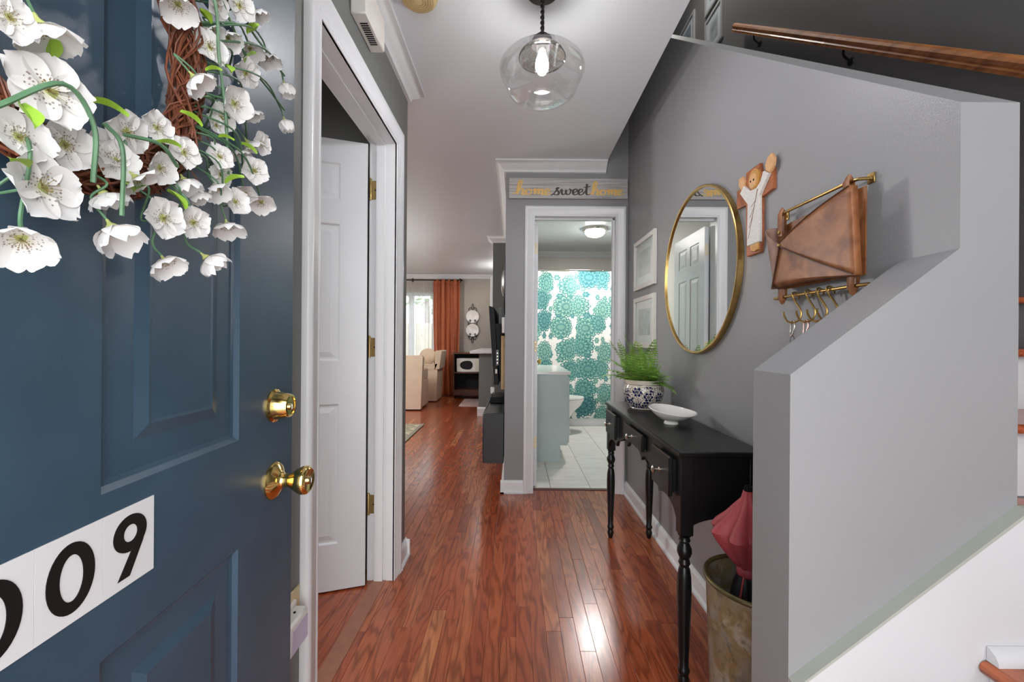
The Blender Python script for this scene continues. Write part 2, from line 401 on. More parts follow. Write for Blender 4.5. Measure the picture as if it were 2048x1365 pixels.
def tag(o, label, cat, group=None, kind=None):
    o['label'] = label; o['category'] = cat
    if group: o['group'] = group
    if kind: o['kind'] = kind
    return o
def T(name, label, cat, loc=(0, 0, 0), group=None, rot=0, kind=None):
    o = bpy.data.objects.new(name, None); C.objects.link(o); o.location = loc; o.rotation_euler = (0, 0, rot)
    o.empty_display_size = .05
    return tag(o, label, cat, group, kind)
def S(name, g, mat, label, cat, smooth=False):
    o = add(name, mesh(name, g, mat, smooth)); return tag(o, label, cat, None, 'structure')
def copy_thing(root, loc):
    r = root.copy(); C.objects.link(r); r.location = loc
    for ch in list(root.children):
        c = ch.copy(); C.objects.link(c); c.parent = r; c.matrix_parent_inverse = ch.matrix_parent_inverse.copy()
        for gc in list(ch.children):
            d = gc.copy(); C.objects.link(d); d.parent = c
    return r
def catmull(pts, n=6):
    pts = [Vector(p) for p in pts]; out = []
    q = [pts[0]*2-pts[1]]+pts+[pts[-1]*2-pts[-2]]
    for i in range(1, len(q)-2):
        a, b, c, d = q[i-1:i+3]
        for k in range(n):
            t = k/n; out.append(.5*((2*b)+(c-a)*t+(2*a-5*b+4*c-d)*t*t+(3*b-a-3*c+d)*t**3))
    out.append(pts[-1]); return out
XA, YA, ZA = Vector((1, 0, 0)), Vector((0, 1, 0)), Vector((0, 0, 1))

# ================================================================= SETTING
CH = 2.457
XL, XR, YE, YF = -.57, .835, 2.17, 3.09
fl = S('floor', G().box(-4.2, .835, -.22, 8.5, -.05, -.013), DWOOD, 'reddish brown oak strip floor of the hall and living room', 'floor')
# planks: nearest as parts, the rest joined
def plank_geo(g, x0, x1, y0, y1):
    z = random.uniform(-.0004, 0); e = .0009; x0 += .00035; x1 -= .00035; y0 += .0004; y1 -= .0004
    lo = [(x0, y0), (x1, y0), (x1, y1), (x0, y1)]; hi = [(x0+e, y0+e), (x1-e, y0+e), (x1-e, y1-e), (x0+e, y1-e)]
    vs = [(x, y, -.013) for x, y in lo]+[(x, y, z-e*.7) for x, y in lo]+[(x, y, z) for x, y in hi]
    fs = [(8, 9, 10, 11)]+[(k*4+i, k*4+(i+1) % 4, k*4+4+(i+1) % 4, k*4+4+i) for k in (0, 1) for i in range(4)]
    g.add(vs, fs)
rest = G(); rr = []; nplank = 0; PW = .0585
x = -4.2
cols = []
while x < .835: cols.append(x); x += PW
def near_zone(x0, x1, y0, y1):
    if y1 < .92 or y0 > 4.3: return False
    if x0 > -.09: return y0 < 3.09
    if x0 > -.62: return y1 > .95 and y0 < 4.3
    if x0 > -1.25: return (y1 > 1.15 and y0 < 1.98) or (y1 > 2.3+(-x0-.6)*3 and y0 < 4.3)
    return False
for x0 in cols:
    x1 = min(x0+PW, .835); y = -.22-random.uniform(0, .8)
    yend = 3.165 if x0 > -.10 else 8.5
    while y < yend:
        y1 = y+random.uniform(.35, 1.25); a, b = max(y, -.22), min(y1, yend)
        if yend-b < .12: b = yend; y1 = yend
        if b-a > .02:
            r_ = min(1, max(0, random.gauss(.42, .24)))
            if near_zone(x0, x1, a, b) and nplank < 296:
                g = G(); plank_geo(g, x0, x1, a, b); P('plank', g, OAK, fl, smooth=False, rnd=r_); nplank += 1
            else:
                n0 = len(rest.v); plank_geo(rest, x0, x1, a, b); rr += [r_]*(len(rest.v)-n0)
        y = y1
P('planks', rest, OAK, fl, smooth=False, rnd=rr, stuff=True)
# kitchen floor beyond x=-.09, y>5.45 is inside the columns above; bathroom tiles
bf = S('floor', G().box(-.04, 1.85, 3.165, 6.3, -.05, -.012), GROUT, 'white tiled bathroom floor with thin grey joints', 'floor')
TP = .308
for i in range(-2, 5):
    for j in range(9):
        x0 = .283+TP*i; y0 = 3.17+(-.10)+TP*j
        a, b = max(x0, .0), min(x0+TP, 1.8); c_, d_ = max(y0, 3.17), min(y0+TP, 5.55)
        if b-a > .02 and d_-c_ > .02:
            g = G(); g.box(a+.0015, b-.0015, c_+.0015, d_-.0015, -.012, 0, .001); P('tile', g, TILE, bf, smooth=False, rnd=random.random())
S('trim_1', G().prism([(0, 0), (.045, 0), (.038, .007), (.007, .007)], (.134, 3.14, 0), YA, ZA, XA*.61), DWOOD, 'brown metal threshold strip under the bathroom doorway', 'threshold')
tg = G(); tg.box(-.665, -.60, 1.192, 1.956, -.005, .003, .0015)
S('trim_2', tg, PINE, 'pale wooden threshold strip in the left doorway', 'threshold')
bpy.data.objects['trim_2'].data.materials[0] = M('worn_oak_strip', '#9a6650', .4, var=.12, nscale=20)

# ceilings
S('ceiling', G().box(-4.2, .667, -.22, 3.21, CH, 2.75).box(-4.2, 1.85, 3.21, 8.6, CH, 2.75), CEIL, 'white ceiling over the hall, living room and bathroom', 'ceiling')
S('ceiling', G().box(.6, 1.97, -1.0, 6.2, 5.2, 5.3), CEIL, 'high white ceiling above the stairwell', 'ceiling')
# walls
gl_ = G().box(XL-.12, XL, -.22, 1.172, 0, CH).box(XL-.12, XL, 1.172, 1.976, 2.075, CH).box(XL-.12, XL, 1.976, YE, 0, CH)
wl = S('wall_left', gl_, PAINT2, 'grey hall wall on the left around the white doorway', 'wall')
S('wall_back', G().box(-4.2, XL-.12, 2.05, YE, 0, CH), PAINT2, 'grey wall running left behind the open white door', 'wall')
S('wall_left', G().box(-4.32, -4.2, -.22, 8.6, 0, CH), TAUPE, 'living room side wall out at the far left', 'wall')
S('wall_left', G().box(-2.7, -2.6, -.22, 2.05, 0, CH), PAINT2, 'side wall of the room behind the open white door', 'wall')
gf = G().box(-.075, .122, YF, YF+.12, 0, CH+.01).box(.122, .756, YF, YF+.12, 2.07, CH+.01).box(.756, 1.85, YF, YF+.12, 0, CH+.01).box(.667, 1.85, YF, YF+.12, CH+.01, 2.85)
S('wall_far', gf, PAINT, 'grey end wall of the hall around the bathroom doorway', 'wall')
gr = G().prism([(.78, 0), (.78, 1.593), (2.27, 2.80), (3.09, 3.464), (3.09, 0)], (XR, 0, 0), YA, ZA, XA*.111)
wr = S('wall_right', gr, PAINT, 'grey right hall wall with its sloping top under the stairs', 'wall')
gk = G().prism([(.518, 0), (.518, 1.078), (.835, 1.318), (.835, 0)], (0, .78, 0), XA, ZA, YA*.12)
S('wall_stair', gk, PAINT, 'low grey stair wall with sloping cap at the right', 'wall')
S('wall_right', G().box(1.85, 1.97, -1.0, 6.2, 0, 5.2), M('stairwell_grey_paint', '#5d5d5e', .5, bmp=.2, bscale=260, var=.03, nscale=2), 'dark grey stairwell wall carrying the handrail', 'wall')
S('wall_far', G().box(.6, 1.97, 6.2, 6.3, 2.75, 5.3), PAINT2, 'grey upstairs landing wall beyond the stairs', 'wall')
S('wall_left', G().box(.55, .667, -.22, 6.2, 2.75, 5.2), PAINT2, 'upper stairwell wall standing over the hall ceiling', 'wall')
S('wall_jog', G().box(-.29, .045, 5.33, 5.45, 0, CH).box(-.075, .045, YF+.12, 5.33, 0, CH).box(-.075, .045, 5.45, 8.5, 0, CH), PAINT2, 'dark grey living room wall behind the television', 'wall')
S('wall_far', G().box(-4.2, -3.55, 8.5, 8.62, 0, CH).box(-1.63, .045, 8.5, 8.62, 0, CH).box(-3.55, -1.63, 8.5, 8.62, 2.10, CH).box(-3.55, -1.63, 8.5, 8.62, 0, .06), TAUPE, 'taupe far wall of the living room with the patio window', 'wall')
S('wall_front', G().box(-2.7, -.47, -.22, -.10, 0, CH).box(-.47, .55, -.22, -.10, 2.10, CH+.3).box(.55, 1.0, -.22, -.10, 0, 5.2).box(1.0, 1.85, -.22, -.1, 0, .5).box(1.0, 1.85, -.22, -.1, 4.2, 5.2), PAINT2, 'front wall of the house behind the viewer', 'wall')
S('wall_far', G().box(.045, 1.85, 6.25, 6.32, 0, CH), CREAMP, 'cream bathroom wall behind the shower curtain', 'wall')
S('wall_right', G().box(1.80, 1.85, 3.21, 6.25, 0, CH), CREAMP, 'cream side wall of the bathroom', 'wall')
S('wall_left', G().box(.045, .052, 3.21, 6.25, 0, CH), CREAMP, 'cream bathroom wall behind the vanity', 'wall')

# base boards and crowns
BP = [(0, 0), (.026, 0), (.026, .012), (.016, .022), (.014, .078), (.006, .092), (0, .095)]
def baseboard(name, p0, p1, nrm, label, prof=BP):
    p0 = Vector(p0); p1 = Vector(p1); g = G().prism(prof, p0, Vector(nrm), ZA, p1-p0); return S(name, g, TRIM, label, 'baseboard')
baseboard('baseboard_right', (XR, .90, 0), (XR, YF, 0), (-1, 0, 0), 'white baseboard along the right wall behind the console table')
baseboard('baseboard_left', (XL, 2.037, 0), (XL, YE+.02, 0), (1, 0, 0), 'short white baseboard beside the left doorway casing')
baseboard('baseboard_left', (XL+.026, YE, 0), (-.9, YE, 0), (0, 1, 0), 'white baseboard turning the corner into the living room')
baseboard('baseboard_left', (XL, -.1, 0), (XL, 1.10, 0), (1, 0, 0), 'white baseboard behind the blue door')
baseboard('baseboard_far', (-.075-.026, YF, 0), (.067, YF, 0), (0, -1, 0), 'short white baseboard left of the bathroom casing')
baseboard('baseboard_far', (-.075, YF-.026, 0), (-.075, 5.33, 0), (-1, 0, 0), 'white baseboard under the floating black cabinet')
baseboard('baseboard_far', (-4.2, 8.5, 0), (.0, 8.5, 0), (0, -1, 0), 'white baseboard on the far living room wall')
CP = [(0, 0), (.075, 0), (.075, -.010), (.062, -.016), (.050, -.030), (.028, -.048), (.020, -.054), (.014, -.070), (0, -.075)]
def crown(name, segs, label):
    g = G()
    for p0, p1, nrm in segs: g.prism(CP, Vector(p0), Vector(nrm), ZA, Vector(p1)-Vector(p0))
    return S(name, g, TRIM, label, 'crown moulding', smooth=True)
# mitred outer corners: build rings by explicit paths
def crown_path(name, path, label, closed_side=1):
    """path: list of (x, y); the moulding stands to the left-hand normal * closed_side"""
    g = G(); n = len(path); nr = []
    for i in range(n-1):
        d = Vector((path[i+1][0]-path[i][0], path[i+1][1]-path[i][1])).normalized(); nr.append(Vector((-d.y, d.x))*closed_side)
    rows = []
    for i in range(n):
        if i == 0: m_ = nr[0]
        elif i == n-1: m_ = nr[-1]
        else:
            a, b = nr[i-1], nr[i]; m_ = (a+b)/(1+a.dot(b))
        rows.append([(path[i][0]+m_.x*u, path[i][1]+m_.y*u, CH+v) for u, v in CP])
    k = len(CP)
    vs = [p for r in rows for p in r]; fs = []
    for i in range(n-1):
        for j in range(k): fs.append((i*k+j, i*k+(j+1) % k, (i+1)*k+(j+1) % k, (i+1)*k+j))
    fs += [tuple(range(k)), tuple(range((n-1)*k, n*k))]
    g.add(vs, fs); return S(name, g, TRIM, label, 'crown moulding', smooth=True)
crown_path('trim_3', [(XL, -.1), (XL, YE), (-4.2, YE)], 'white crown moulding along the left wall ending above the doorway', -1)
crown_path('trim_4', [(.667, YF), (-.075, YF), (-.075, 5.33), (-.29, 5.33), (-.29, 5.45), (-.075, 5.45)], 'white crown moulding above the wooden sign and round the corner', 1)
crown_path('trim_5', [(-4.2, 8.5), (-.075, 8.5)], 'pale crown moulding on the far living room wall', -1)
crown_path('trim_6', [(.052, 6.25), (1.80, 6.25)], 'pale crown moulding at the back of the bathroom', -1)

# casings
def u_ring(a0, a1, h, i, o):
    """frame polygon round an opening a0..a1, height h, from inset i to outset o"""
    return [(a0-i, 0), (a0-i, h+i), (a1+i, h+i), (a1+i, 0), (a1+o, 0), (a1+o, h+o), (a0-o, h+o), (a0-o, 0)]
def casing(name, a0, a1, h, O, U, N, label, w_=.085):
    k = w_/.085
    pr = [(0, 0), (0, .009), (.003, .011), (.010, .012), (.016, .010), (.020, .013), (.052, .016), (.058, .020), (.064, .0225), (.076, .0225), (.082, .019), (.085, .014), (.085, 0)]
    O, U, N = Vector(O), Vector(U), Vector(N); n = len(pr); vs = []
    for cx, cz, sx, sz in ((a0, 0, -1, 0), (a0, h, -1, 1), (a1, h, 1, 1), (a1, 0, 1, 0)):
        for o_, t_ in pr: vs.append(O+U*(cx+sx*o_*k)+ZA*(cz+sz*o_*k)+N*t_)
    fs = [(j*n+i, j*n+(i+1) % n, (j+1)*n+(i+1) % n, (j+1)*n+i) for j in range(3) for i in range(n)]+[tuple(range(n)), tuple(range(3*n, 4*n))]
    return S(name, G().add(vs, fs), TRIM, label, 'door casing', smooth=True)
casing('trim_7', 1.192, 1.956, 2.06, (XL, 0, 0), YA, XA, 'white moulded casing round the left doorway')
casing('trim_8', .142, .744, 2.06, (0, YF, 0), XA, -YA, 'white moulded casing round the bathroom doorway', .076)
# jambs with stops
gj = G().box(XL-.12, XL+.006, 1.172, 1.192, 0, 2.075).box(XL-.12, XL+.006, 1.956, 1.976, 0, 2.075).box(XL-.12, XL+.006, 1.192, 1.956, 2.06, 2.075)
gj.box(XL-.085, XL-.045, 1.192, 1.204, 0, 2.06).box(XL-.085, XL-.045, 1.944, 1.956, 0, 2.06).box(XL-.085, XL-.045, 1.204, 1.944, 2.048, 2.06)
S('trim_9', gj, TRIM, 'white jamb lining of the left doorway', 'door jamb')
gj = G().box(.122, .134, YF-.004, YF+.12, 0, 2.07).box(.744, .756, YF-.004, YF+.12, 0, 2.07).box(.134, .744, YF-.004, YF+.12, 2.06, 2.07)
gj.box(.732, .744, YF+.04, YF+.08, 0, 2.06).box(.134, .744, YF+.04, YF+.08, 2.048, 2.06)
S('trim_10', gj, TRIM, 'white jamb lining of the bathroom doorway', 'door jamb')

# ---------------------------------------------------------------- panelled doors
def nested(g, x0, x1, z0, z1, y, sgn, steps):
    rings = []
    for ins, dep in steps:
        rings.append([(x0+ins, y-sgn*dep, z0+ins), (x1-ins, y-sgn*dep, z0+ins), (x1-ins, y-sgn*dep, z1-ins), (x0+ins, y-sgn*dep, z1-ins)])
    vs = [p for r in rings for p in r]; fs = []
    for k in range(len(rings)-1):
        for i in range(4): fs.append((k*4+i, k*4+(i+1) % 4, k*4+4+(i+1) % 4, k*4+4+i))
    k = (len(rings)-1)*4; fs.append((k, k+1, k+2, k+3)); g.add(vs, fs)
def panel_door(root, w_, h_, t_, xs, zs, mat, steps):
    """local frame: x from 0 to w_, visible faces at y=0 (+y) and y=-t_. xs, zs: list of panel intervals"""
    g = G(); D = max(s_[1] for s_ in steps)+.002
    cx = sorted(set([0, w_]+[v for a in xs for v in a])); cz = sorted(set([0, h_]+[v for a in zs for v in a]))
    g.box(0, w_, -t_+D, -D, .008, h_)
    for i in range(len(cx)-1):
        for j in range(len(cz)-1):
            if (cx[i], cx[i+1]) in xs and (cz[j], cz[j+1]) in zs: continue
            for (ya, yb) in ((-D, 0), (-t_, -t_+D)):
                g.box(cx[i], cx[i+1], ya, yb, max(cz[j], .008), cz[j+1])
    P('slab', g, mat, root, True, smooth=False)
    for a, b in xs:
        for c_, d_ in zs:
            q = G(); nested(q, a, b, c_, d_, 0, 1, steps); nested(q, a, b, c_, d_, -t_, -1, steps)
            P('panel', q, mat, root, True, smooth=False)
# blue front door
ua = math.radians(3.1)
d1 = T('door_1', 'blue front door standing open at the left, blossom wreath on it', 'door', (-.453, .845, 0), rot=math.atan2(-.9985, .054), kind='structure')
ST = [(0, 0), (.006, .006), (.012, .007), (.046, .006), (.062, .0015), (.066, .002)]
xs1 = [(.177, .413), (.523, .759)]; zs1 = [(.20, .80), (.975, 1.62), (1.74, 1.95)]
panel_door(d1, .914, 2.03, .045, xs1, zs1, BLUE, ST)
# deadbolt
g = G().lathe([(.031, 0), (.031, .003), (.026, .006), (.0215, .029), (.0205, .031), (.017, .0315), (.0165, .0295), (.001, .0295)], (.070, 0, 1.014), 32, (0, 1, 0))
db = P('deadbolt', g, BRASS, d1, True, label='polished brass deadbolt')
P('keyhole', G().lathe([(.006, .029), (.006, .0325), (.0045, .033)], (.070, 0, 1.012), 14, (0, 1, 0)).box(.0692, .0708, .030, .0335, 1.008, 1.016), STEEL, db)
g = G().lathe([(.034, 0), (.034, .003), (.029, .009), (.018, .014), (.014, .018), (.0125, .022), (.0125, .030), (.014, .033), (.021, .043), (.0255, .052), (.0265, .058), (.025, .063), (.021, .066), (.019, .065), (.001, .0655)], (.070, 0, .874), 32, (0, 1, 0))
kn = P('door_knob', g, BRASS, d1, True, label='polished brass door knob')
P('keyhole', G().lathe([(.007, .065), (.007, .068), (.005, .069)], (.070, 0, .874), 14, (0, 1, 0)).box(.0692, .0708, .066, .0695, .870, .878), STEEL, kn)
# number plates: 9, 0 and the next 0 running out of the frame
NUMB = M('black_vinyl', '#0c0c0d', .45, var=.1); PLATE = M('white_vinyl', '#d6d6d8', .4, var=.02)
def ring_poly(g, cx, cz, rx, rz, ix, iz, y0, y1, n=36, off=0):
    vs = []; fs = []
    for y in (y0, y1):
        for (a, b) in ((rx, rz), (ix, iz)):
            for i in range(n):
                an = 2*PI*i/n; vs.append((cx+math.cos(an)*a, y, cz+math.sin(an)*b))
    for i in range(n):
        j = (i+1) % n
        fs += [(i, j, n+j, n+i), (2*n+i, 2*n+j, 3*n+j, 3*n+i), (i, j, 2*n+j, 2*n+i), (n+i, n+j, 3*n+j, 3*n+i)]
    g.add(vs, fs)
x9 = .846-.499-.001
for k, ch in enumerate('900'):
    a = .346+k*.0655; zc = .906
    pl = P('number_plate', G().box(a, a+.065, 0, .0012, .862, .950), PLATE, d1, True, smooth=False)
    cx = a+.0325; g = G(); y0, y1 = .0012, .0018
    if ch == '0': ring_poly(g, cx, zc, .0235, .034, .0115, .0225, y0, y1)
    else:
        # x runs towards the hinge = to the left in view, so the right side of a glyph is at smaller x
        ring_poly(g, cx, zc+.0135, .0215, .0205, .0088, .0095, y0, y1)
        g.prism([(cx-.0215, zc+.012), (cx-.0130, zc-.006), (cx+.0065, zc-.035), (cx-.0075, zc-.035), (cx-.0215, zc-.002)][::-1] if False else
                [(cx-.0213, zc+.014), (cx-.0088, zc+.008), (cx-.0015, zc-.006), (cx+.016, zc-.034), (cx+.001, zc-.034), (cx-.0165, zc-.001)], (0, y0, 0), XA, ZA, YA*(y1-y0+.0001))
    P('digit', g, NUMB, pl, smooth=False)
for z in (.30, 1.03, 1.8):
    P('hinge', G().lathe([(.007, 0), (.007, .1)], (.917, .004, z-.05), 12), BRASS, d1, True)

# white six panel door opening into the side room
a2 = math.radians(180+18.5)
d2 = T('door_2', 'open white six-panel door in the left doorway', 'door', (-.681, 1.905, 0), rot=a2, kind='structure')
ST2 = [(0, 0), (.008, .006), (.016, .006), (.040, .001), (.044, .0015)]
xs2 = [(.115, .345), (.417, .647)]; zs2 = [(.217, .845), (1.04, 1.656), (1.763, 1.93)]
# visible face looks towards the viewer, so flip: build with local y mirrored via -t
panel_door(d2, .762, 2.035, .035, xs2, zs2, DOORW, ST2)
for z in (1.84, 1.10, .36):
    h = P('hinge', G().box(-.678, -.632, 1.9535, 1.9562, z-.044, z+.044, .001), HINGE, d2)
    P('hinge_pin', G().lathe([(.006, -.048), (.006, .05), (.003, .055)], (-.683, 1.949, z), 12), HINGE, h)
    for dz in (-.03, 0, .03): P('screw', G().lathe([(.004, 0), (.003, .0012)], (-.65-(.012 if dz == 0 else 0), 1.9535, z+dz), 8, (0, -1, 0)), BRZ, h)
# bathroom door
d3 = T('door_3', 'white bathroom door opened inwards, seen on its edge', 'door', (.139, 3.215, 0), rot=PI/2, kind='structure')
panel_door(d3, .605, 2.03, .035, [(.10, .27), (.335, .505)], zs2, DOORW, ST2)
for z in (1.85, 1.09, .345):
    h = P('hinge', G().box(.145, .172, 3.2125, 3.2150, z-.044, z+.044, .0008), M('cream_painted_hinge', '#e8dcc0', .4), d3)
    for dz in (-.032, 0, .032): P('screw', G().lathe([(.003, 0), (.002, .001)], (.1585+(.005 if dz == 0 else 0), 3.2125, z+dz), 8, (0, -1, 0)), BRASS, h)
P('door_knob', G().lathe([(.03, 0), (.03, .004), (.012, .010), (.011, .03), (.024, .045), (.026, .055), (.015, .064), (.001, .066)], (.174, 3.76, .945), 20, (1, 0, 0)), BRASS, d3)
P('door_knob', G().lathe([(.03, 0), (.03, .004), (.012, .010), (.011, .03), (.024, .045), (.026, .055), (.015, .064), (.001, .066)], (.139, 3.76, .945), 20, (-1, 0, 0)), BRASS, d3)

# ---------------------------------------------------------------- patio window
w1 = T('window_1', 'bright patio window in the far living room wall', 'window', (-2.59, 8.55, 0), kind='structure')
FR = M('pale_blue_white_frame', '#c9d3df', .4)
P('window_frame', G().box(-3.55, -3.48, 8.52, 8.60, .06, 2.10).box(-1.70, -1.63, 8.52, 8.60, .06, 2.10).box(-3.48, -1.70, 8.52, 8.60, 2.03, 2.10).box(-3.48, -1.70, 8.52, 8.60, .06, .13), FR, w1)
P('sash', G().box(-2.19, -2.08, 8.53, 8.585, .13, 2.03), FR, w1)
P('pane', G().box(-3.48, -2.19, 8.55, 8.556, .13, 2.03), PANE, w1)
P('pane', G().box(-2.08, -1.70, 8.55, 8.556, .13, 2.03), PANE, w1)
# outside
S('ground', G().box(-14, 6, 8.7, 30, -.25, -.15), M('lawn', '#7c9065', .95, var=.3, nscale=4), 'patch of garden ground outside the patio window', 'ground')
S('ground', G().box(-4, 4, -5, -.22, -.2, -.06), M('porch_concrete', '#b5b2ab', .9), 'concrete porch behind the viewer', 'ground')
fence = T('garden_fence', 'pale board fence out beyond the patio window', 'fence', (-3, 12.5, -.15))
FM = M('weathered_fence_board', '#b9aa98', .9, var=.2)
for i in range(30):
    xx = -6.2+i*.2; P('board', G().box(xx, xx+.19, 12.5, 12.52, -.15, 1.62+random.uniform(-.01, .01)), FM, fence)
P('rail', G().box(-6.2, -.2, 12.52, 12.56, .3, .38).box(-6.2, -.2, 12.52, 12.56, 1.2, 1.28), FM, fence)
tr = T('garden_tree', 'green leafy tree behind the garden fence', 'tree', (-3.2, 15, -.15))
P('trunk', G().tube([(-3.2, 15, -.15), (-3.15, 15, 1.2), (-3.2, 15, 2.6)], [.16, .13, .08], 8), DWOOD, tr)
g = G()
for i in range(330):
    a, b = random.uniform(0, 2*PI), random.uniform(-1, 1); r = 2.1*random.uniform(.6, 1)
    c_ = Vector((-3.2+r*1.3*math.cos(a)*math.sqrt(1-b*b), 15+r*.7*math.sin(a)*math.sqrt(1-b*b), 3.1+r*.6*b)); s_ = .16
    u = Vector([random.uniform(-1, 1) for _ in range(3)]).normalized(); v_ = u.orthogonal().normalized()
    g.add([c_-u*s_, c_-v_*s_*.5, c_+u*s_, c_+v_*s_*.5], [(0, 1, 2, 3)])
P('crown', g, M('tree_leaf', '#6c8f5a', .8, var=.3), tr, stuff=True)

# ================================================================= HALL THINGS
# ---- outlet and night light on the left wall
t = T('wall_outlet', 'ivory outlet plate on the grey wall strip by the door casing', 'outlet', (XL, 1.065, .43))
pl = P('cover_plate', G().box(XL, XL+.006, 1.028, 1.099, .372, .490, .002), IVORY, t)
for z in (.412, .452):
    P('socket', G().lathe([(.016, 0), (.016, .0015), (.015, .002)], (XL+.006, 1.0635, z), 20, XA), WHITE, pl)
t = T('plug_in_night_light', 'white plug-in box with a lilac panel below the ivory outlet', 'night light', (XL, 1.02, .41))
P('housing', G().box(XL+.008, XL+.045, .975, 1.068, .375, .455, .006), WHITE, t)
P('lens', G().box(XL+.045, XL+.047, .985, 1.058, .383, .440, .001), M('lilac_lens', '#c3bdd6', .35), t, label='lilac front panel')
P('button', G().lathe([(.003, 0), (.003, .002)], (XL+.025, 1.0, .455), 8), BLK, t)
P('button', G().lathe([(.003, 0), (.003, .002)], (XL+.025, 1.035, .455), 8), BLK, t)
# ---- chime box
t = T('door_chime', 'white vented box mounted high on the left wall under the crown', 'door chime', (XL, 1.515, 2.31))
P('housing', G().box(XL, XL+.055, 1.415, 1.615, 2.252, 2.375, .004), WHITE, t)
g = G()
for i in range(11): g.box(XL+.016, XL+.043, 1.46+i*.0105, 1.4645+i*.0105, 2.2505, 2.254)
P('vent_slots', g, BLK, t)
# ---- smoke detector
t = T('smoke_detector', 'yellowed round smoke detector on the hall ceiling', 'smoke detector', (-.375, 1.575, CH))
YEL = M('yellowed_plastic', '#d3bf8e', .5, var=.04)
P('body', G().lathe([(.073, 0), (.073, -.012), (.066, -.028), (.05, -.034), (.001, -.035)], (-.375, 1.575, CH), 36), YEL, t)
g = G()
for i in range(5): ring_poly(g, 0, 0, .02+i*.009, .02+i*.009, .018+i*.009, .018+i*.009, 0, .0012, 30)
g.v = [(-.375+x, 1.575+z, CH-.0355-y) for x, y, z in g.v]
P('grille', g, M('tan_plastic', '#b39c6c', .5), t)
# ---- pendant lamp
PX, PY = .095, 1.57
t = T('pendant_lamp', 'clear glass globe pendant lamp hanging in the hall', 'lamp', (PX, PY, CH))
P('canopy', G().lathe([(.060, 0), (.060, -.004), (.045, -.010), (.02, -.016), (.012, -.02), (.010, -.04), (.001, -.042)], (PX, PY, CH), 32), BRZ, t)
for ph in (0, PI):
    P('cord', G().tube([(PX+.0045*math.cos(ph+k*.8), PY+.0045*math.sin(ph+k*.8), CH-.035-k*.0052) for k in range(26)], .0042, 7), BRZ, t)
ZT = 2.276
P('socket_cap', G().lathe([(.008, .03), (.010, .018), (.026, .012), (.037, .002), (.041, -.012), (.041, -.02), (.001, -.02)], (PX, PY, ZT), 28), BRZ, t)
P('globe', G().lathe([(.042, -.016), (.047, -.020), (.080, -.038), (.115, -.060), (.140, -.079), (.156, -.096), (.161, -.112), (.157, -.130), (.146, -.152), (.137, -.170), (.133, -.182), (.125, -.197), (.105, -.212), (.078, -.222), (.052, -.226), (.048, -.221), (.025, -.223), (.001, -.223)], (PX, PY, ZT), 56, cap=False), GLASS, t, label='clear glass globe')
prof = []
for i in range(19): prof.append((.040+.045*math.sin(i/18*PI*.5)+(.0020 if i % 2 else 0), -.022-i*.0026))
prof += [(.090, -.070), (.088, -.074), (.085, -.070)]
P('neck_reflection', G().lathe(prof, (PX, PY, ZT), 40, cap=False), REFLG, t, label='ribbed smoky shape standing for the glass neck reflection')  # shape built in place of a reflection at the globe's neck
P('socket', G().lathe([(.017, -.02), (.017, -.044), (.014, -.048)], (PX, PY, ZT), 20), STEEL, t)
BULB = emit('lit_bulb', '#fdfbff', 340)
P('bulb', G().lathe([(.012, -.044), (.014, -.056), (.021, -.074), (.025, -.094), (.023, -.112), (.013, -.128), (.001, -.135)], (PX, PY, ZT), 24), BULB, t, label='lit frosted bulb')

# ---- sign
t = T('wall_sign', 'grey board sign reading home sweet home over the bathroom door', 'sign', (.385, YF, 2.26))
sy0, sy1 = YF-.022, YF-.002
for k in range(3):
    z0 = 2.188+k*.0497
    P('board', G().box(-.052, .826, sy0, sy1, z0, z0+.0490, .0008), SIGNW, t)
GOLDP = M('gold_leaf_paint', '#e8bd6c', .4, 0, var=.05); DKP = M('dark_brown_paint', '#4a4240', .6)
def word(strokes, x0, z0, sx, sz, y, rr_):
    g = G()
    for st in strokes:
        pts = catmull([(x0+a*sx, y, z0+b*sz) for a, b in st], 6)
        rs = []
        for i in range(len(pts)):
            d = (pts[min(i+1, len(pts)-1)]-pts[max(i-1, 0)]); dn = abs(d.z)/(d.length+1e-9)
            down = 1 if d.z < 0 else .45
            rs.append(rr_*(.38+.75*dn*down))
        g.tube(pts, rs, 8, flat=((0, 1, 0), .12))
    return g
h_ = [(0, .1), (.5, .45), (.95, 1.7), (1.0, 2.35), (.78, 2.35), (.62, 1.6), (.5, .05)], [(.5, .1), (.75, .8), (1.05, 1.0), (1.12, .6), (1.05, .1), (1.25, -.02), (1.5, .3)]
def off(l, dx): return [[(a+dx, b) for a, b in s_] for s_ in l]
o_ = [[(.55, .95), (.2, .8), (.08, .35), (.3, .0), (.62, .2), (.66, .7), (.45, .95), (.6, .8), (.95, .75)]]
m_ = [[(0, .75), (.12, .95), (.12, .05)], [(.12, .2), (.35, .85), (.52, .85), (.50, .05)], [(.5, .2), (.75, .9), (.95, .8), (.90, .1), (1.05, -.02), (1.3, .3)]]
e_ = [[(0, .3), (.4, .5), (.55, .8), (.38, 1.0), (.12, .7), (.12, .2), (.35, -.03), (.75, .3)]]
s__ = [[(-.25, -.15), (.1, .25), (.45, .95), (.62, 1.2), (.42, 1.15), (.40, .8), (.62, .4), (.5, 0), (.2, -.05), (.1, .1)]]
w__ = [[(.0, .6), (.15, .9), (.18, .3), (.35, 0), (.6, .3), (.66, .85), (.64, .3), (.85, 0), (1.1, .3), (1.12, .85), (1.0, 1.0), (1.2, .8), (1.4, .75)]]
t_ = [[(0, .3), (.3, .8), (.42, 1.9), (.34, .4), (.5, 0), (.8, .2)], [(.05, 1.3), (.45, 1.35), (.8, 1.5)]]
home = list(h_)+off(o_, 1.35)+off(m_, 2.3)+off(e_, 3.45)
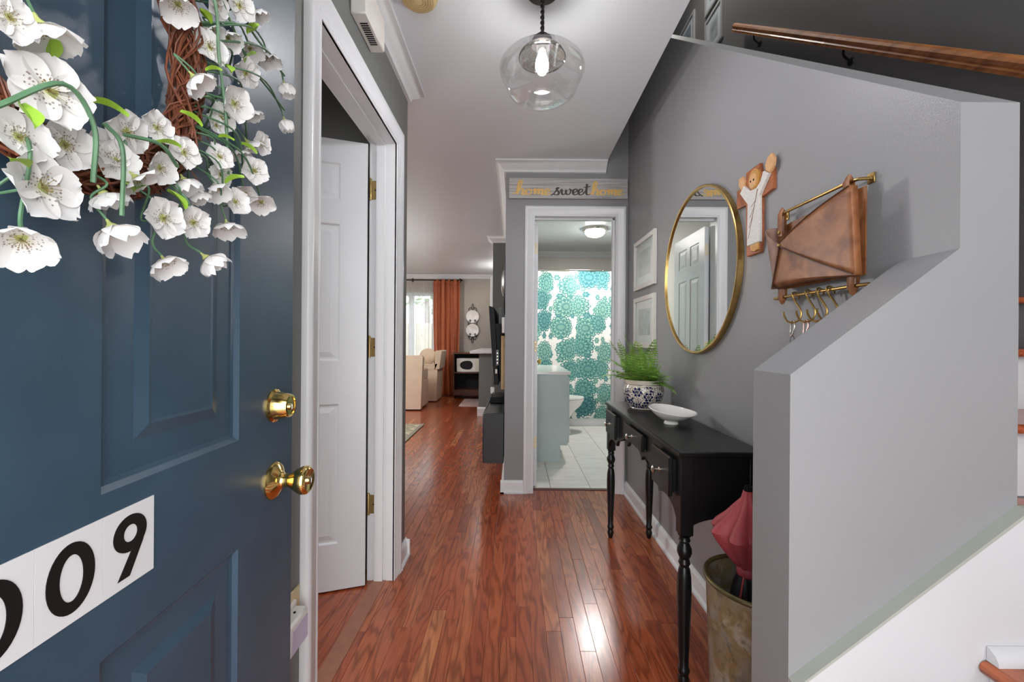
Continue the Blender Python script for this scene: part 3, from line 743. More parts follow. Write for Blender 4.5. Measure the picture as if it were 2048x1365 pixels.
sweet = list(s__)+off(w__, .75)+off(e_, 2.05)+off(e_, 2.65)+off(t_, 3.25)
P('lettering', word(home, -.025, 2.216, .068, .042, sy0-.0006, .0085), GOLDP, t, label='gold script word home at the left', smooth=True)
P('lettering', word(sweet, .275, 2.216, .068, .042, sy0-.0006, .0075), DKP, t, label='dark script word sweet')
P('lettering', word(home, .535, 2.216, .062, .040, sy0-.0006, .0080), GOLDP, t, label='gold script word home at the right')

# ---- pictures on the right wall
def picture(name, xw, y0, y1, z0, z1, label, matart, mat_=WHITE, fw=.028, gr=None):
    t = T(name, label, 'picture', (xw, (y0+y1)/2, (z0+z1)/2), gr)
    g = G().box(xw-.018, xw-.001, y0, y0+fw, z0, z1).box(xw-.018, xw-.001, y1-fw, y1, z0, z1).box(xw-.018, xw-.001, y0+fw, y1-fw, z0, z0+fw).box(xw-.018, xw-.001, y0+fw, y1-fw, z1-fw, z1)
    P('frame', g, mat_, t)
    P('mat_board', G().box(xw-.008, xw-.002, y0+fw, y1-fw, z0+fw, z1-fw), M('mat_board', '#e6e6e6', .6, var=.01), t)
    k = .065; P('print', G().box(xw-.0088, xw-.008, y0+fw+k, y1-fw-k, z0+fw+k*.8, z1-fw-k*.8), matart, t)
    P('glazing', G().box(xw-.013, xw-.012, y0+fw, y1-fw, z0+fw, z1-fw), PANE, t)
    return t
ART1 = M('misty_grey_print', '#a3a7ab', .5, var=.4, nscale=9); ART2 = M('bluish_grey_print', '#8c979f', .5, var=.6, nscale=26)
picture('framed_picture', XR, 2.45, 2.87, 1.479, 1.805, 'upper of the two white-framed pictures left of the mirror', ART1)
picture('framed_picture', XR, 2.45, 2.87, 1.095, 1.425, 'lower of the two white-framed pictures, partly behind the fern', ART2)
DF = M('grey_frame', '#8b8b8c', .4)
picture('framed_picture', 1.85, 3.72, 4.06, 3.875, 4.25, 'grey-framed photo up the stairwell with bright reflections', M('pale_print', '#c4c4c2', .3, var=.4, nscale=9), DF, .03)
picture('framed_picture', 1.85, 3.72, 4.06, 4.30, 4.68, 'topmost grey-framed photo up the stairwell, cut by the frame edge', ART1, DF, .03)
picture('framed_picture', 1.85, 4.31, 4.74, 4.10, 4.59, 'grey-framed photo up the stairwell nearest the ceiling edge', ART2, DF, .03)

# ---- mirror
my, mz, mr = 1.889, 1.456, .370
t = T('round_mirror', 'large round mirror with thin brass rim above the console table', 'mirror', (XR, my, mz))
P('rim', G().lathe([(mr+.004, 0), (mr+.004, .021), (mr+.001, .023), (mr-.006, .022), (mr-.007, .012), (mr-.002, 0)], (XR-.001, my, mz), 96, (-1, 0, 0), cap=False), BRASSA, t, label='thin brass rim')
P('glass', G().lathe([(mr-.006, .006), (mr-.006, .015)], (XR-.001, my, mz), 96, (-1, 0, 0)), MIRROR, t)

# ---- ceramic cross
t = T('ceramic_cross', 'ceramic wall cross with a white-robed figure raising both arms', 'wall cross', (XR, 1.44, 1.6))
def wallprism(pts, x_back, x_front, g=None):
    g = g or G(); n = len(pts); b = .0025
    c_ = Vector((0, sum(p[0] for p in pts)/n, sum(p[1] for p in pts)/n))
    def ins(p, d): 
        q = Vector((0, p[0], p[1])); v = (c_-q); return q+v.normalized()*d
    vs = [(x_back, p[0], p[1]) for p in pts]+[(x_front+b, p[0], p[1]) for p in pts]+[(x_front, ins(p, b).y, ins(p, b).z) for p in pts]
    fs = [tuple(range(n)), tuple(range(2*n, 3*n))]+[(k*n+i, k*n+(i+1) % n, (k+1)*n+(i+1) % n, (k+1)*n+i) for k in (0, 1) for i in range(n)]
    return g.add(vs, fs)
cr = [(1.548, 1.700), (1.487, 1.700), (1.486, 1.745), (1.405, 1.745), (1.400, 1.712), (1.331, 1.700), (1.331, 1.632), (1.394, 1.625), (1.394, 1.472), (1.400, 1.441), (1.478, 1.441), (1.481, 1.496), (1.487, 1.628), (1.548, 1.632)]
P('cross', wallprism(cr, XR, XR-.012), TERRA, t, label='brown glazed cross')
robe = [(1.367, 1.702), (1.338, 1.683), (1.389, 1.63), (1.386, 1.474), (1.461, 1.474), (1.461, 1.621), (1.511, 1.678), (1.487, 1.697), (1.444, 1.665), (1.407, 1.662), (1.382, 1.676)]
rb = P('robe', wallprism(robe, XR-.012, XR-.021), SPARK, t, label='speckled white robe')
g = G()
for i in range(4):
    g.tube(catmull([(XR-.0212, 1.452-i*.004, 1.50+i*.035), (XR-.0214, 1.43-i*.006, 1.56+i*.02), (XR-.0212, 1.40-i*.001, 1.655)], 5), .0009, 5)
P('robe_folds', g, M('fold_brown', '#8b6f5e', .6), rb)
def oval(cy, cz, ry, rz, n=16, ph=0): return [(cy+math.cos(2*PI*i/n+ph)*ry, cz+math.sin(2*PI*i/n+ph)*rz) for i in range(n)]
P('hand', wallprism([(1.358, 1.700), (1.362, 1.718), (1.346, 1.740), (1.328, 1.744), (1.315, 1.725), (1.318, 1.700), (1.338, 1.684)], XR-.010, XR-.020), SKINC, t)
P('hand', wallprism([(1.523, 1.712), (1.519, 1.734), (1.500, 1.737), (1.482, 1.712), (1.486, 1.692), (1.503, 1.684)], XR-.010, XR-.020), SKINC, t)
hd = P('head', wallprism(oval(1.424, 1.697, .030, .036), XR-.012, XR-.022), GOLDC, t, label='ochre haloed head')
P('face', wallprism(oval(1.424, 1.690, .022, .026), XR-.022, XR-.025), SKINC, hd)
for dy in (-.009, .009): P('eye', G().sphere((XR-.0258, 1.424+dy, 1.692), .003, 8, 6, (.5, 1, 1.3)), BRZ, hd)
P('feet', wallprism([(1.451, 1.478), (1.398, 1.478), (1.398, 1.451), (1.421, 1.447), (1.446, 1.454)], XR-.012, XR-.018), GOLDC, t)

# ---- leather wall pocket on brass rails
t = T('leather_wall_pocket', 'brown leather envelope pocket hung between two brass rails', 'wall organiser', (XR, 1.1, 1.4))
def rail(z, y0, y1):
    r = P('rail', G().tube([(XR-.002, y0-.012, z), (XR-.028, y0-.006, z), (XR-.034, y0+.02, z), (XR-.034, y1-.02, z), (XR-.028, y1+.006, z), (XR-.002, y1+.012, z)], .0042, 10), BRASSA, t, label='brass rail')
    for y in (y0-.012, y1+.012):
        P('mount', G().box(XR-.004, XR, y-.010, y+.010, z-.012, z+.012, .001).lathe([(.005, .004), (.004, .007), (.001, .0075)], (XR, y, z), 12, (-1, 0, 0)), BRASSA, r)
rail(1.525, .985, 1.265); rail(1.273, .955, 1.285)
# straps
for (y, z0, z1) in ((1.250, 1.455, 1.533), (1.00, 1.47, 1.533), (1.245, 1.262, 1.31), (.985, 1.262, 1.31)):
    P('strap', G().tube([(XR-.040, y, z0 if z0 > 1.4 else z1), (XR-.040, y, z1-.008 if z0 > 1.4 else z0+.008), (XR-.034, y, z1 if z0 > 1.4 else z0), (XR-.027, y, z1-.008 if z0 > 1.4 else z0+.008), (XR-.026, y, z0 if z0 > 1.4 else z1)], .011, 8, flat=((1, 0, 0), .12)), LEATH, t)
P('back_panel', G().prism([(1.285, 1.49), (1.285, 1.31), (1.25, 1.298), (.965, 1.298), (.965, 1.505)], (XR-.022, 0, 0), YA, ZA, (.003, 0, 0)), LEATH, t)
def leatherpatch(pts, bulge, x0, x1, thick=.0022):
    g = G(); n = len(pts)
    # fan with a slight outward bulge
    return g
SD, BL_, BR_, TR_ = Vector((0, 1.214, 1.423)), Vector((0, 1.252, 1.298)), Vector((0, .943, 1.293)), Vector((0, .957, 1.500))
def low(u, v):
    p = BL_.lerp(BR_, u).lerp(SD.lerp(BR_, u), v); p.z -= .006*math.sin(PI*u)*(1-v)*-1
    return (XR-.060-.006*math.sin(PI*u)+.030*max(0, 1-v*7)**2*.6, p.y, p.z)
P('lower_panel', G().grid(low, 16, 14), LEATH, t, mod=.002)
def gus(u, v):
    F = BL_.lerp(SD, v); F.x = -.062
    K = Vector((-.045, 1.262, 1.300)).lerp(Vector((-.072, 1.335, 1.505)), v); Bk = Vector((-.022, 1.272+.016*v, 1.302+.190*v))
    p = F*(1-u)**2+K*2*u*(1-u)+Bk*u*u
    return (XR+p.x, p.y, p.z)
P('gusset', G().grid(gus, 12, 10), LEATH2, t, mod=.002, label='paler leather side gusset')
def flap(u, v):
    w2 = 1-(1-min(1, u/.95))**1.25 if u < .95 else 1
    p = SD.lerp(BR_.lerp(TR_, v), w2); p.z += .009*math.sin(PI*w2)*(v-.3)
    x_ = XR-.067-.005*math.sin(PI*w2)
    if u > .95: k = (u-.95)/.05; x_ += .014*k*k; p.y -= .006*math.sin(k*PI/2)
    return (x_, p.y, p.z)
P('flap', G().grid(flap, 28, 12), LEATH, t, mod=.0025)
def seam(p, q, bow=.0):
    pts = []
    for i in range(13):
        u = i/12; a = Vector(p).lerp(Vector(q), u); pts.append((XR-.0685-.005*math.sin(PI*u), a.y, a.z+bow*math.sin(PI*u)))
    return pts
P('seam', G().tube(seam((0, 1.214, 1.425), (0, .957, 1.501), .006), .0017, 6), M('dark_leather_edge', '#4a2a1a', .6), t)
P('seam', G().tube(seam((0, 1.214, 1.421), (0, .943, 1.295), -.002), .0017, 6), bpy.data.materials['dark_leather_edge'], t)
P('seam', G().tube([(XR-.0635, 1.214, 1.423), (XR-.0625, 1.252, 1.299)], .0016, 6), bpy.data.materials['dark_leather_edge'], t)
for (y, z, x_) in ((1.206, 1.421, XR-.070), (1.250, 1.468, XR-.042), (.968, 1.312, XR-.064)):
    P('stud', G().lathe([(.0055, 0), (.005, .002), (.002, .0035), (.001, .0036)], (x_, y, z), 14, (-1, 0, 0)), BRASSA, t)
# S hooks on the lower rail
hooks = [(1.190, 'leftmost brass hook on the lower rail, carabiner on it'), (1.136, 'second brass hook from the left on the lower rail'), (1.094, 'third brass hook from the left on the lower rail'), (1.058, 'rightmost brass hook on the lower rail')]
HC = XR-.034
def hookpts(y):
    z = 1.273; xh = HC
    return catmull([(xh+.008, y-.006, z-.010), (xh+.009, y-.002, z+.002), (xh, y, z+.0085), (xh-.009, y-.002, z+.002), (xh-.006, y-.008, z-.014), (xh-.002, y-.028, z-.045), (xh-.004, y-.030, z-.066), (xh-.012, y-.020, z-.078), (xh-.020, y-.002, z-.076), (xh-.023, y+.010, z-.058), (xh-.023, y+.012, z-.047)], 6)
for i, (y, lb) in enumerate(hooks):
    o = add('hook', mesh('hook', G().tube(hookpts(y), .0026, 8), BRASSA)); tag(o, lb, 'hook', 'brass hooks on the lower rail')
def carab(y, z, lb, mat_):
    t = T('carabiner', lb, 'carabiner', (HC-.014, y, z))
    pts = [(HC-.014+.003*math.sin(a), y+.0085*math.cos(a)*(1.1 if math.sin(a) > 0 else .8), z-.018+.022*math.sin(a)) for a in [2*PI*k/20 for k in range(20)]]
    P('body', G().tube(pts, .0022, 7, closed=True), mat_, t)
    P('ring', G().tube([(HC-.014+.006*math.cos(a), y, z-.050+.011*math.sin(a)) for a in [2*PI*k/16 for k in range(16)]], .0013, 6, closed=True), STEEL, t)
carab(1.178, 1.196, 'silver carabiner hanging from the leftmost brass hook', STEEL)
carab(1.124, 1.196, 'pinkish carabiner hanging from the second brass hook', M('rose_metal', '#c0a09a', .3, .9))

# ================================================================= CONSOLE TABLE
CX0, CX1, CY0, CY1, CZ = .530, .812, 1.330, 2.430, .783
t = T('console_table', 'black console table with turned legs against the right wall', 'table', ((CX0+CX1)/2, (CY0+CY1)/2, 0))
P('table_top', G().box(CX0, CX1, CY0, CY1, CZ-.018, CZ, .004), BLACK, t)
P('top_moulding', G().box(CX0+.006, CX1, CY0+.006, CY1-.006, CZ-.024, CZ-.018), BLACK, t)
LP = [(.0, 0), (.0, .505)]
lpz = [(.505, .021), (.500, .0165), (.492, .0165), (.488, .019), (.482, .015), (.476, .016), (.462, .0225), (.448, .0235), (.436, .019), (.428, .0145), (.420, .017), (.414, .019), (.408, .016), (.402, .014), (.395, .0175), (.370, .0215), (.33, .023), (.28, .0225), (.20, .0195), (.12, .0165), (.075, .0145), (.070, .018), (.062, .0195), (.055, .017), (.048, .014), (.040, .0165), (.030, .0185), (.015, .015), (0, .011)]
def leg(x, y):
    g = G().box(x-.021, x+.021, y-.021, y+.021, .508, CZ-.024, .002)
    g.lathe([(r, z) for z, r in lpz][::-1], (x, y, 0), 20); P('leg', g, BLACK, t)
for x in (CX0+.030, CX1-.030):
    for y in (CY0+.030, CY1-.030): leg(x, y)
ym = (CY0+CY1)/2
half = [(.505, .515), (.500, .530), (.492, .552), (.470, .574), (.440, .588), (.405, .594), (.375, .593), (.355, .588), (.335, .582), (.325, .578), (.318, .590), (.305, .606), (.285, .617), (.262, .624), (.235, .636), (.205, .650), (.170, .660), (.150, .660), (.130, .652), (.115, .640), (.112, .632), (.100, .645), (.075, .662), (.04, .672), (0, .675)]
bot = [(ym-a, z) for a, z in half]+[(ym+a, z) for a, z in half[::-1][1:]]
poly = bot+[(ym+.505, CZ-.024), (ym-.505, CZ-.024)]
P('front_apron', G().prism(poly, (CX0+.012, 0, 0), YA, ZA, (.016, 0, 0)), BLACK, t)
xa0, xa1 = CX0+.045, CX1-.045; nx = 14
arch = [(xa0+(xa1-xa0)*i/nx, .535+.028*math.sin(PI*i/nx)**.7) for i in range(nx+1)]
for yy in (CY0+.016, CY1-.030):
    P('side_apron', G().prism(arch+[(xa1, CZ-.024), (xa0, CZ-.024)], (0, yy, 0), XA, ZA, (0, .014, 0)), BLACK, t)
P('back_apron', G().box(CX1-.022, CX1-.010, CY0+.05, CY1-.05, .60, CZ-.024), BLACK, t)
def drawer(y0, y1, z0, z1, out, lb=None):
    x1 = CX0+.012-out
    d = P('drawer', G().box(x1-.014, x1, y0, y1, z0, z1, .003).box(x1, CX0+.25, y0+.012, y1-.012, z0+.012, z1-.012), BLACK, t, label=lb)
    P('drawer_edge', G().box(x1-.0142, x1-.010, y0-.0002, y1+.0002, z1-.003, z1+.0003), M('worn_edge_brown', '#4c3a30', .4), d)
    yc = (y0+y1)/2
    P('knob', G().lathe([(.008, 0), (.008, .002), (.004, .005), (.004, .013), (.008, .017), (.013, .021), (.0135, .024), (.010, .028), (.001, .030)], (x1-.014, yc, (z0+z1)/2), 18, (-1, 0, 0)), STEEL, d)
drawer(1.385, 1.560, .618, .752, .012, 'drawer front standing a little open')
drawer(1.705, 1.975, .680, .750, .006)
drawer(2.140, 2.345, .625, .752, .012)

# ---- fern in a pot
fx, fy = .683, 2.20
t = T('potted_fern', 'green fern in a blue-and-white pot on the console table', 'plant', (fx, fy, CZ))
pp = [(.062, 0), (.066, .003), (.064, .008), (.078, .022), (.092, .045), (.101, .075), (.103, .098), (.100, .116), (.096, .124), (.095, .129), (.098, .133), (.101, .146), (.103, .150), (.099, .152), (.094, .148), (.090, .120), (.088, .118)]
g = G(); n_ = 48; vs = []; uv = {}
for k, (r, z) in enumerate(pp):
    for i in range(n_+1):
        a = 2*PI*i/n_; uv[len(vs)] = (i/n_*4.2, z/.152); vs.append((fx+r*math.cos(a), fy+r*math.sin(a), CZ+z))
fs = [(k*(n_+1)+i, k*(n_+1)+i+1, (k+1)*(n_+1)+i+1, (k+1)*(n_+1)+i) for k in range(len(pp)-1) for i in range(n_)]
g.add(vs, fs); g.uv = uv
P('pot', g, POTM, t, label='blue-and-white glazed pot')
P('pot_base', G().lathe([(.001, .0005), (.062, .0005), (.062, .004), (.001, .004)], (fx, fy, CZ), 32), PORC, t)
P('soil', G().lathe([(.001, .122), (.091, .120), (.091, .112), (.001, .112)], (fx, fy, CZ), 32), M('potting_soil', '#2b1d14', .95, var=.4, nscale=90), t)
def frond(L, rise, droop, seed, wid=.062):
    rd = random.Random(seed); g = G(); N = 16
    def pt(s_): return Vector((L*s_*(1-.12*s_*droop*3), rd0*math.sin(s_*3), rise*s_-droop*s_*s_*L*1.6))
    rd0 = rd.uniform(-.012, .012)
    pts = [pt(i/N) for i in range(N+1)]
    g.tube(pts, [.0014*(1-.6*i/N) for i in range(N+1)], 5)
    for i in range(2, N+1):
        s_ = i/N; p = pts[i]; tg_ = (pts[i]-pts[i-1]).normalized(); side = tg_.cross(ZA).normalized(); up = side.cross(tg_)
        wl = wid*math.sin(PI*min(1, (s_*.9+.08)))**.75*(1.05-.55*s_)+.004
        for sg in (-1, 1):
            d = (side*sg*1.0+tg_*.28+up*rd.uniform(-.08, .12)).normalized(); hw = tg_*(L/N*.55)
            q1 = p+d*wl*.5-up*.001; q2 = p+d*wl-up*wl*.18
            g.add([p-hw*.5, p+hw*.5, q1+hw*.95, q1-hw*.75, q2], [(0, 1, 2, 3), (3, 2, 4)])
            for fq in (.25, .5, .75):
                b0 = p+d*wl*fq; g.add([b0-hw, b0-hw*1.9+d*wl*.10-up*.001, b0+d*wl*.16-hw*.7], [(0, 1, 2)]); g.add([b0+hw, b0+hw*1.9+d*wl*.10-up*.001, b0+d*wl*.16+hw*.7], [(0, 1, 2)])
    return mesh('frond', g, FERN, False)
fm = [frond(.21, .15, .28, 1), frond(.19, .19, .18, 2), frond(.16, .23, .06, 3), frond(.23, .13, .42, 4), frond(.10, .26, .02, 5, .048), frond(.21, .10, .25, 6)]
for i in range(26):
    k = random.choice([0, 0, 1, 1, 2, 5, 1, 2, 4]); a = 2*PI*(i*.618034 % 1)
    o = add('frond', fm[k], t, local=True)
    # keep off the wall: shrink those heading to +x
    s_ = random.uniform(.72, 1.0)*(.60 if math.cos(a) > .55 else (1.14 if math.cos(a) < -.3 else 1))
    o.location = (.02*math.cos(a), .02*math.sin(a), .122); o.rotation_euler = (random.uniform(-.15, .15), random.uniform(-.12, .12), a); o.scale = (s_,)*3
for a, k, s_ in ((PI, 4, 1.05), (-PI/2, 2, 1.1), (PI*.9, 1, 1.0), (-PI*.5, 0, 1.05), (-.9, 3, .95), (-1.1, 0, 1.0)):
    o = add('frond', fm[k], t, local=True); o.location = (0, 0, .122); o.rotation_euler = (0, 0, a); o.scale = (s_,)*3

# ---- leaf bowl
t = T('leaf_shaped_bowl', 'white pointed oval bowl with black dots on the console table', 'bowl', (.676, 1.79, CZ))
def bowlpt(u, v, inner=0):
    a = 2*PI*u; r = v
    ca, sa = math.cos(a), math.sin(a)
    L_ = .098*(1+.16*max(0, ca)**6); W_ = .092
    x_ = L_*ca*r; y_ = W_*sa*r
    z = .012+(.046+.016*(-ca)*.6)*(r**2.3)-inner*.004*(1-r**4)
    z += .011*sa*r*r
    if inner: x_ *= .965; y_ *= .95; z += .0035*(1-r**6)*0+.002
    return (.676+x_*.97-y_*.25*0, 1.79+y_, CZ+z)
g = G().grid(lambda u, v: bowlpt(u, v), 48, 12).grid(lambda u, v: bowlpt(u, v, 1), 48, 12)
g.grid(lambda u, v: tuple(Vector(bowlpt(u, 1)).lerp(Vector(bowlpt(u, 1, 1)), v)), 48, 1)
P('bowl', g, PORC, t)
P('foot', G().lathe([(.030, 0), (.031, .003), (.026, .013), (.001, .014)], (.676, 1.79, CZ), 28), PORC, t)
g = G()
for k in range(34):
    s_ = k/33; x_ = -.032+.064*s_; y_ = .022*math.sin(s_*PI*2.3)
    for sgn in (1, -1):
        r2 = math.hypot(x_/.098, y_*sgn/.092)+1e-6; ca, sa = x_/.098/r2, y_*sgn/.092/r2
        zz = .012+(.046-.0096*ca)*(r2**2.3)-.004*(1-r2**4)+.011*sa*r2*r2+.0034
        g.lathe([(.0017, 0), (.0013, .0008)], (.676+x_*.936, 1.79+y_*sgn*.95, CZ+zz), 6)
P('dot_pattern', g, BLK, t, stuff=True)

# ---- umbrella bin
bx, by = .650, 1.10
t = T('umbrella_bin', 'weathered galvanised metal bin on the floor behind the stair wall', 'bin', (bx, by, 0))
P('body', G().lathe([(.108, 0), (.110, .004), (.128, .502), (.126, .502), (.107, .008), (.001, .008)], (bx, by, 0), 48), GALV, t)
P('rim', G().tube([(bx+.129*math.cos(2*PI*i/48), by+.129*math.sin(2*PI*i/48), .505) for i in range(48)], .0062, 10, closed=True), M('tarnished_brass_rim', '#5c5334', .4, .6, var=.3, nscale=30), t)
t = T('umbrella', 'folded red umbrella standing in the metal bin', 'umbrella', (.655, 1.16, .01))
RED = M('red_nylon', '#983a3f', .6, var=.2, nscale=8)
up_ = [(.014, .722), (.020, .700), (.032, .678), (.052, .650), (.075, .625), (.088, .604), (.076, .580), (.056, .550), (.038, .525), (.026, .505), (.023, .495)]
P('canopy', G().lathe(up_, (.655, 1.16, 0), 64, cap=False, mod=lambda a, k: .80+.34*abs(math.cos(a*4+.35*k/8))**1.5*(1 if 1 < k < 9 else .3)), RED, t, mod=.0012)
P('tie_band', G().lathe([(.026, .512), (.028, .508), (.028, .490), (.026, .486)], (.655, 1.16, 0), 20, cap=False), RED, t, mod=.001)
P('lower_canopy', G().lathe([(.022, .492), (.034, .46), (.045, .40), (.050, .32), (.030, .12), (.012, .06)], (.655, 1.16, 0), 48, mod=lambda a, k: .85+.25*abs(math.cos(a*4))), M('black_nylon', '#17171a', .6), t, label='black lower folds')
P('edge_piping', G().tube(catmull([(.633, 1.14, .49), (.618, 1.125, .46), (.606, 1.120, .40), (.602, 1.12, .34)], 5), .0028, 6), RED, t)
for i in range(8):
    a = 2*PI*i/8; P('rib_tip', G().tube([(.655+.010*math.cos(a), 1.16+.010*math.sin(a), .715), (.655+.008*math.cos(a), 1.16+.008*math.sin(a), .735)], .0026, 6), BLK, t)
P('shaft', G().tube([(.655, 1.16, .012), (.655, 1.16, .72)], .004, 8), BLK, t)

# ================================================================= STAIRS
t = T('staircase', 'staircase at the right with oak treads and white risers', 'staircase', (1.3, .3, 0), kind='structure')
SW = M('white_stair_paint', '#c8c9cc', .4, var=.015)
OAKX = oak('oak_tread', axis=1)
TH = .025
for k in range(1, 4):
    xn = .85+.245*(k-3); z = .187*k
    x_end = xn+.245+.03
    g = G().box(xn+.012, x_end, -.10, .757, z-TH, z); g.lathe([(TH/2, 0), (TH/2, .856)], (xn+.012, -.10, z-TH/2), 14, (0, 1, 0))
    P('tread', g, OAKX, t, rnd=.35+.1*k)
    P('riser', G().box(xn+.02, xn+.032, -.10, .757, z-.187, z-TH), SW, t)
P('landing', G().box(.85+.245+.02, 1.85, -.10, 1.05, .748-TH, .748).lathe([(TH/2, 0), (TH/2, .856)], (1.097, -.10, .748-TH/2), 14, (0, 1, 0)), OAKX, t, rnd=.5)
P('riser', G().box(1.105, 1.117, -.10, .757, .561, .748-TH), SW, t)
# white closed string below the sloping cap, with cap and shoe
def lineZ(x): return .592+.765*(x-.635)
P('skirt_board', G().prism([(.518, 0), (.518, lineZ(.518)), (.945, lineZ(.945)), (1.02, lineZ(.945)), (1.02, 0)], (0, .758, 0), XA, ZA, YA*.022), SW, t, smooth=False)
P('skirt_cap', G().prism([(.518, lineZ(.518)), (.945, lineZ(.945)), (1.02, lineZ(.945)), (1.02, lineZ(.945)+.006), (.943, lineZ(.945)+.006), (.518, lineZ(.518)+.006)], (0, .757, 0), XA, ZA, YA*.023), M('grey_green_cap_paint', '#a3a69d', .45, var=.05), t, smooth=False)
for k in range(1, 5):
    xn = .85+.245*(k-3); z = .187*k
    q = [(0, 0), (.020, 0), (.019, .008), (.014, .018), (.006, .024), (0, .026)]
    P('shoe_moulding', G().prism(q, (xn+.014, .757, z), -YA, ZA, XA*(.23 if k < 4 else .5)), SW, t)
for k in range(5, 13):
    z = .187*k; yn = 1.05+(k-5)*.23
    P('tread', G().box(.946, 1.85, yn+.0, yn+.26, z-TH, z).lathe([(TH/2, 0), (TH/2, .904)], (.946, yn, z-TH/2), 12, (1, 0, 0)), OAKX, t, rnd=.3+.04*k)
    P('riser', G().box(.946, 1.85, yn+.015, yn+.027, z-.187, z-TH), SW, t)
P('wall_stringer', G().prism([(.80, .748), (.80, .86), (1.05, 1.04), (2.85, 2.50), (2.85, 2.30), (1.05, .748)], (.946, 0, 0), YA, ZA, XA*.012), SW, t, smooth=False)
# upper handrail
t = T('handrail', 'reddish oak handrail on the dark stairwell wall', 'handrail', (1.78, 2.4, 2.9))
ra, rb_ = Vector((1.78, 1.0, 1.735)), Vector((1.78, 3.39, 3.705)); dr = (rb_-ra); nrm = dr.normalized().cross(XA).normalized()
if nrm.z < 0: nrm = -nrm
prof = [(-.018, -.030), (.018, -.030), (.018, -.022), (.022, -.016), (.017, -.008), (.024, .000), (.028, .010), (.024, .022), (.012, .029), (0, .031), (-.012, .029), (-.024, .022), (-.028, .010), (-.024, .000), (-.017, -.008), (-.022, -.016), (-.018, -.022)]
P('rail', G().prism(prof, ra, XA, nrm, dr), RAILM, t)
for s_ in (.12, .52, .88):
    p = ra.lerp(rb_, s_); P('bracket', G().tube(catmull([p-nrm*.03, p-nrm*.055+XA*.012, p-nrm*.075+XA*.045, p-nrm*.085+XA*.069], 5), .006, 8).lathe([(.022, 0), (.020, .006), (.008, .010)], p-nrm*.085+XA*.069, 16, (-1, 0, 0)), BLK, t)

# ================================================================= BLOSSOM WREATH ON THE BLUE DOOR
wr_ = T('blossom_wreath', 'grapevine wreath with white cherry blossoms hanging on the blue door', 'wreath', d1.location, rot=d1.rotation_euler.z)
TC, ZC, RA, RZ = .467, 1.462, .138, .170   # centre along the door and height
# vine ring of many thin strands
g = G()
for sidx in range(120):
    rd = random.Random(100+sidx); ph = rd.uniform(0, 2*PI); tw = rd.choice([3, 4, 5, 6, -4, -5]); rad = rd.uniform(.006, .021); a0 = rd.uniform(0, 2*PI); span = rd.uniform(2.2, 5.5)
    n = int(span*9); pts = []
    for i in range(n+1):
        a = a0+span*i/n; q = ph+tw*a+.3*math.sin(7*a+ph); r1 = rad*(1+.15*math.sin(11*a+sidx))
        pts.append((TC+(RA+r1*math.cos(q))*math.cos(a), .026+r1*math.sin(q)*.9, ZC+(RZ+r1*math.cos(q))*math.sin(a)))
    g.tube(pts, rd.uniform(.0006, .0016), 5)
for sidx in range(26):
    rd = random.Random(300+sidx); a = rd.uniform(0, 2*PI); p = Vector((TC+RA*math.cos(a), .03, ZC+RZ*math.sin(a))); d = Vector((rd.uniform(-1, 1), rd.uniform(0, .6), rd.uniform(-1, 1))).normalized()
    g.tube(catmull([p, p+d*.02+Vector((0, .005, .004)), p+d*.035+Vector((rd.uniform(-.01, .01), 0, rd.uniform(-.01, .01)))], 4), .0008, 4)
P('vine_ring', g, VINE, wr_, True, stuff=True, label='twisted brown grapevine ring')
def petal_mesh(cup, seed, open_=1.0):
    rd = random.Random(seed); g = G()
    for k in range(5):
        a0 = 2*PI*k/5+rd.uniform(-.1, .1); lift = rd.uniform(-.06, .08); tw = rd.uniform(-.15, .15)
        def f(u, v):
            s_ = .10+.90*v; wd = .54*math.sin(PI*min(1, (.12+.80*v)))**.65*(1 if v < .95 else .93)
            x_ = (u-.5)*2*wd; notch = .10*max(0, 1-abs(u-.5)*7)*v**6; ruff = .045*math.sin(u*9+seed+k)*v**3
            r = s_*(1-.13*abs(u-.5)**2*4*v)-notch
            z = cup*(v**1.5)*.75+.12*(u-.5)**2*4*(1-cup*.3)+lift*v+ruff+tw*(u-.5)*v
            rr_ = r*math.cos(cup*.75*v)
            return (math.cos(a0)*rr_-math.sin(a0)*x_, math.sin(a0)*rr_+math.cos(a0)*x_, z+.012*k)
        g.grid(f, 8, 7)
    return mesh('blossom', g, PETAL, True)
PM = [petal_mesh(.05, 1), petal_mesh(.15, 2), petal_mesh(.30, 3), petal_mesh(.75, 4), petal_mesh(.95, 5), petal_mesh(1.35, 6)]
def stam():
    g = G()
    for i in range(14):
        a = i*2.4; r = .10+.26*((i*.618) % 1); p = Vector((math.cos(a)*r, math.sin(a)*r, .10+.14*(1-r)))
        g.tube([(0, 0, .02), tuple(p*.5+Vector((0, 0, .03))), tuple(p)], .007, 4); g.sphere(p, .020, 6, 4)
    return mesh('stamens', g, M('stamen_brown', '#7a6a3c', .6, var=.4, nscale=30))
SM = stam()
cal = mesh('calyx', G().lathe([(.02, -.34), (.05, -.30), (.06, -.20), (.10, -.12), (.17, -.05), (.20, .02), (.14, .03)], (0, 0, 0), 12), M('calyx_green', '#a9b06a', .6, var=.2, nscale=40))
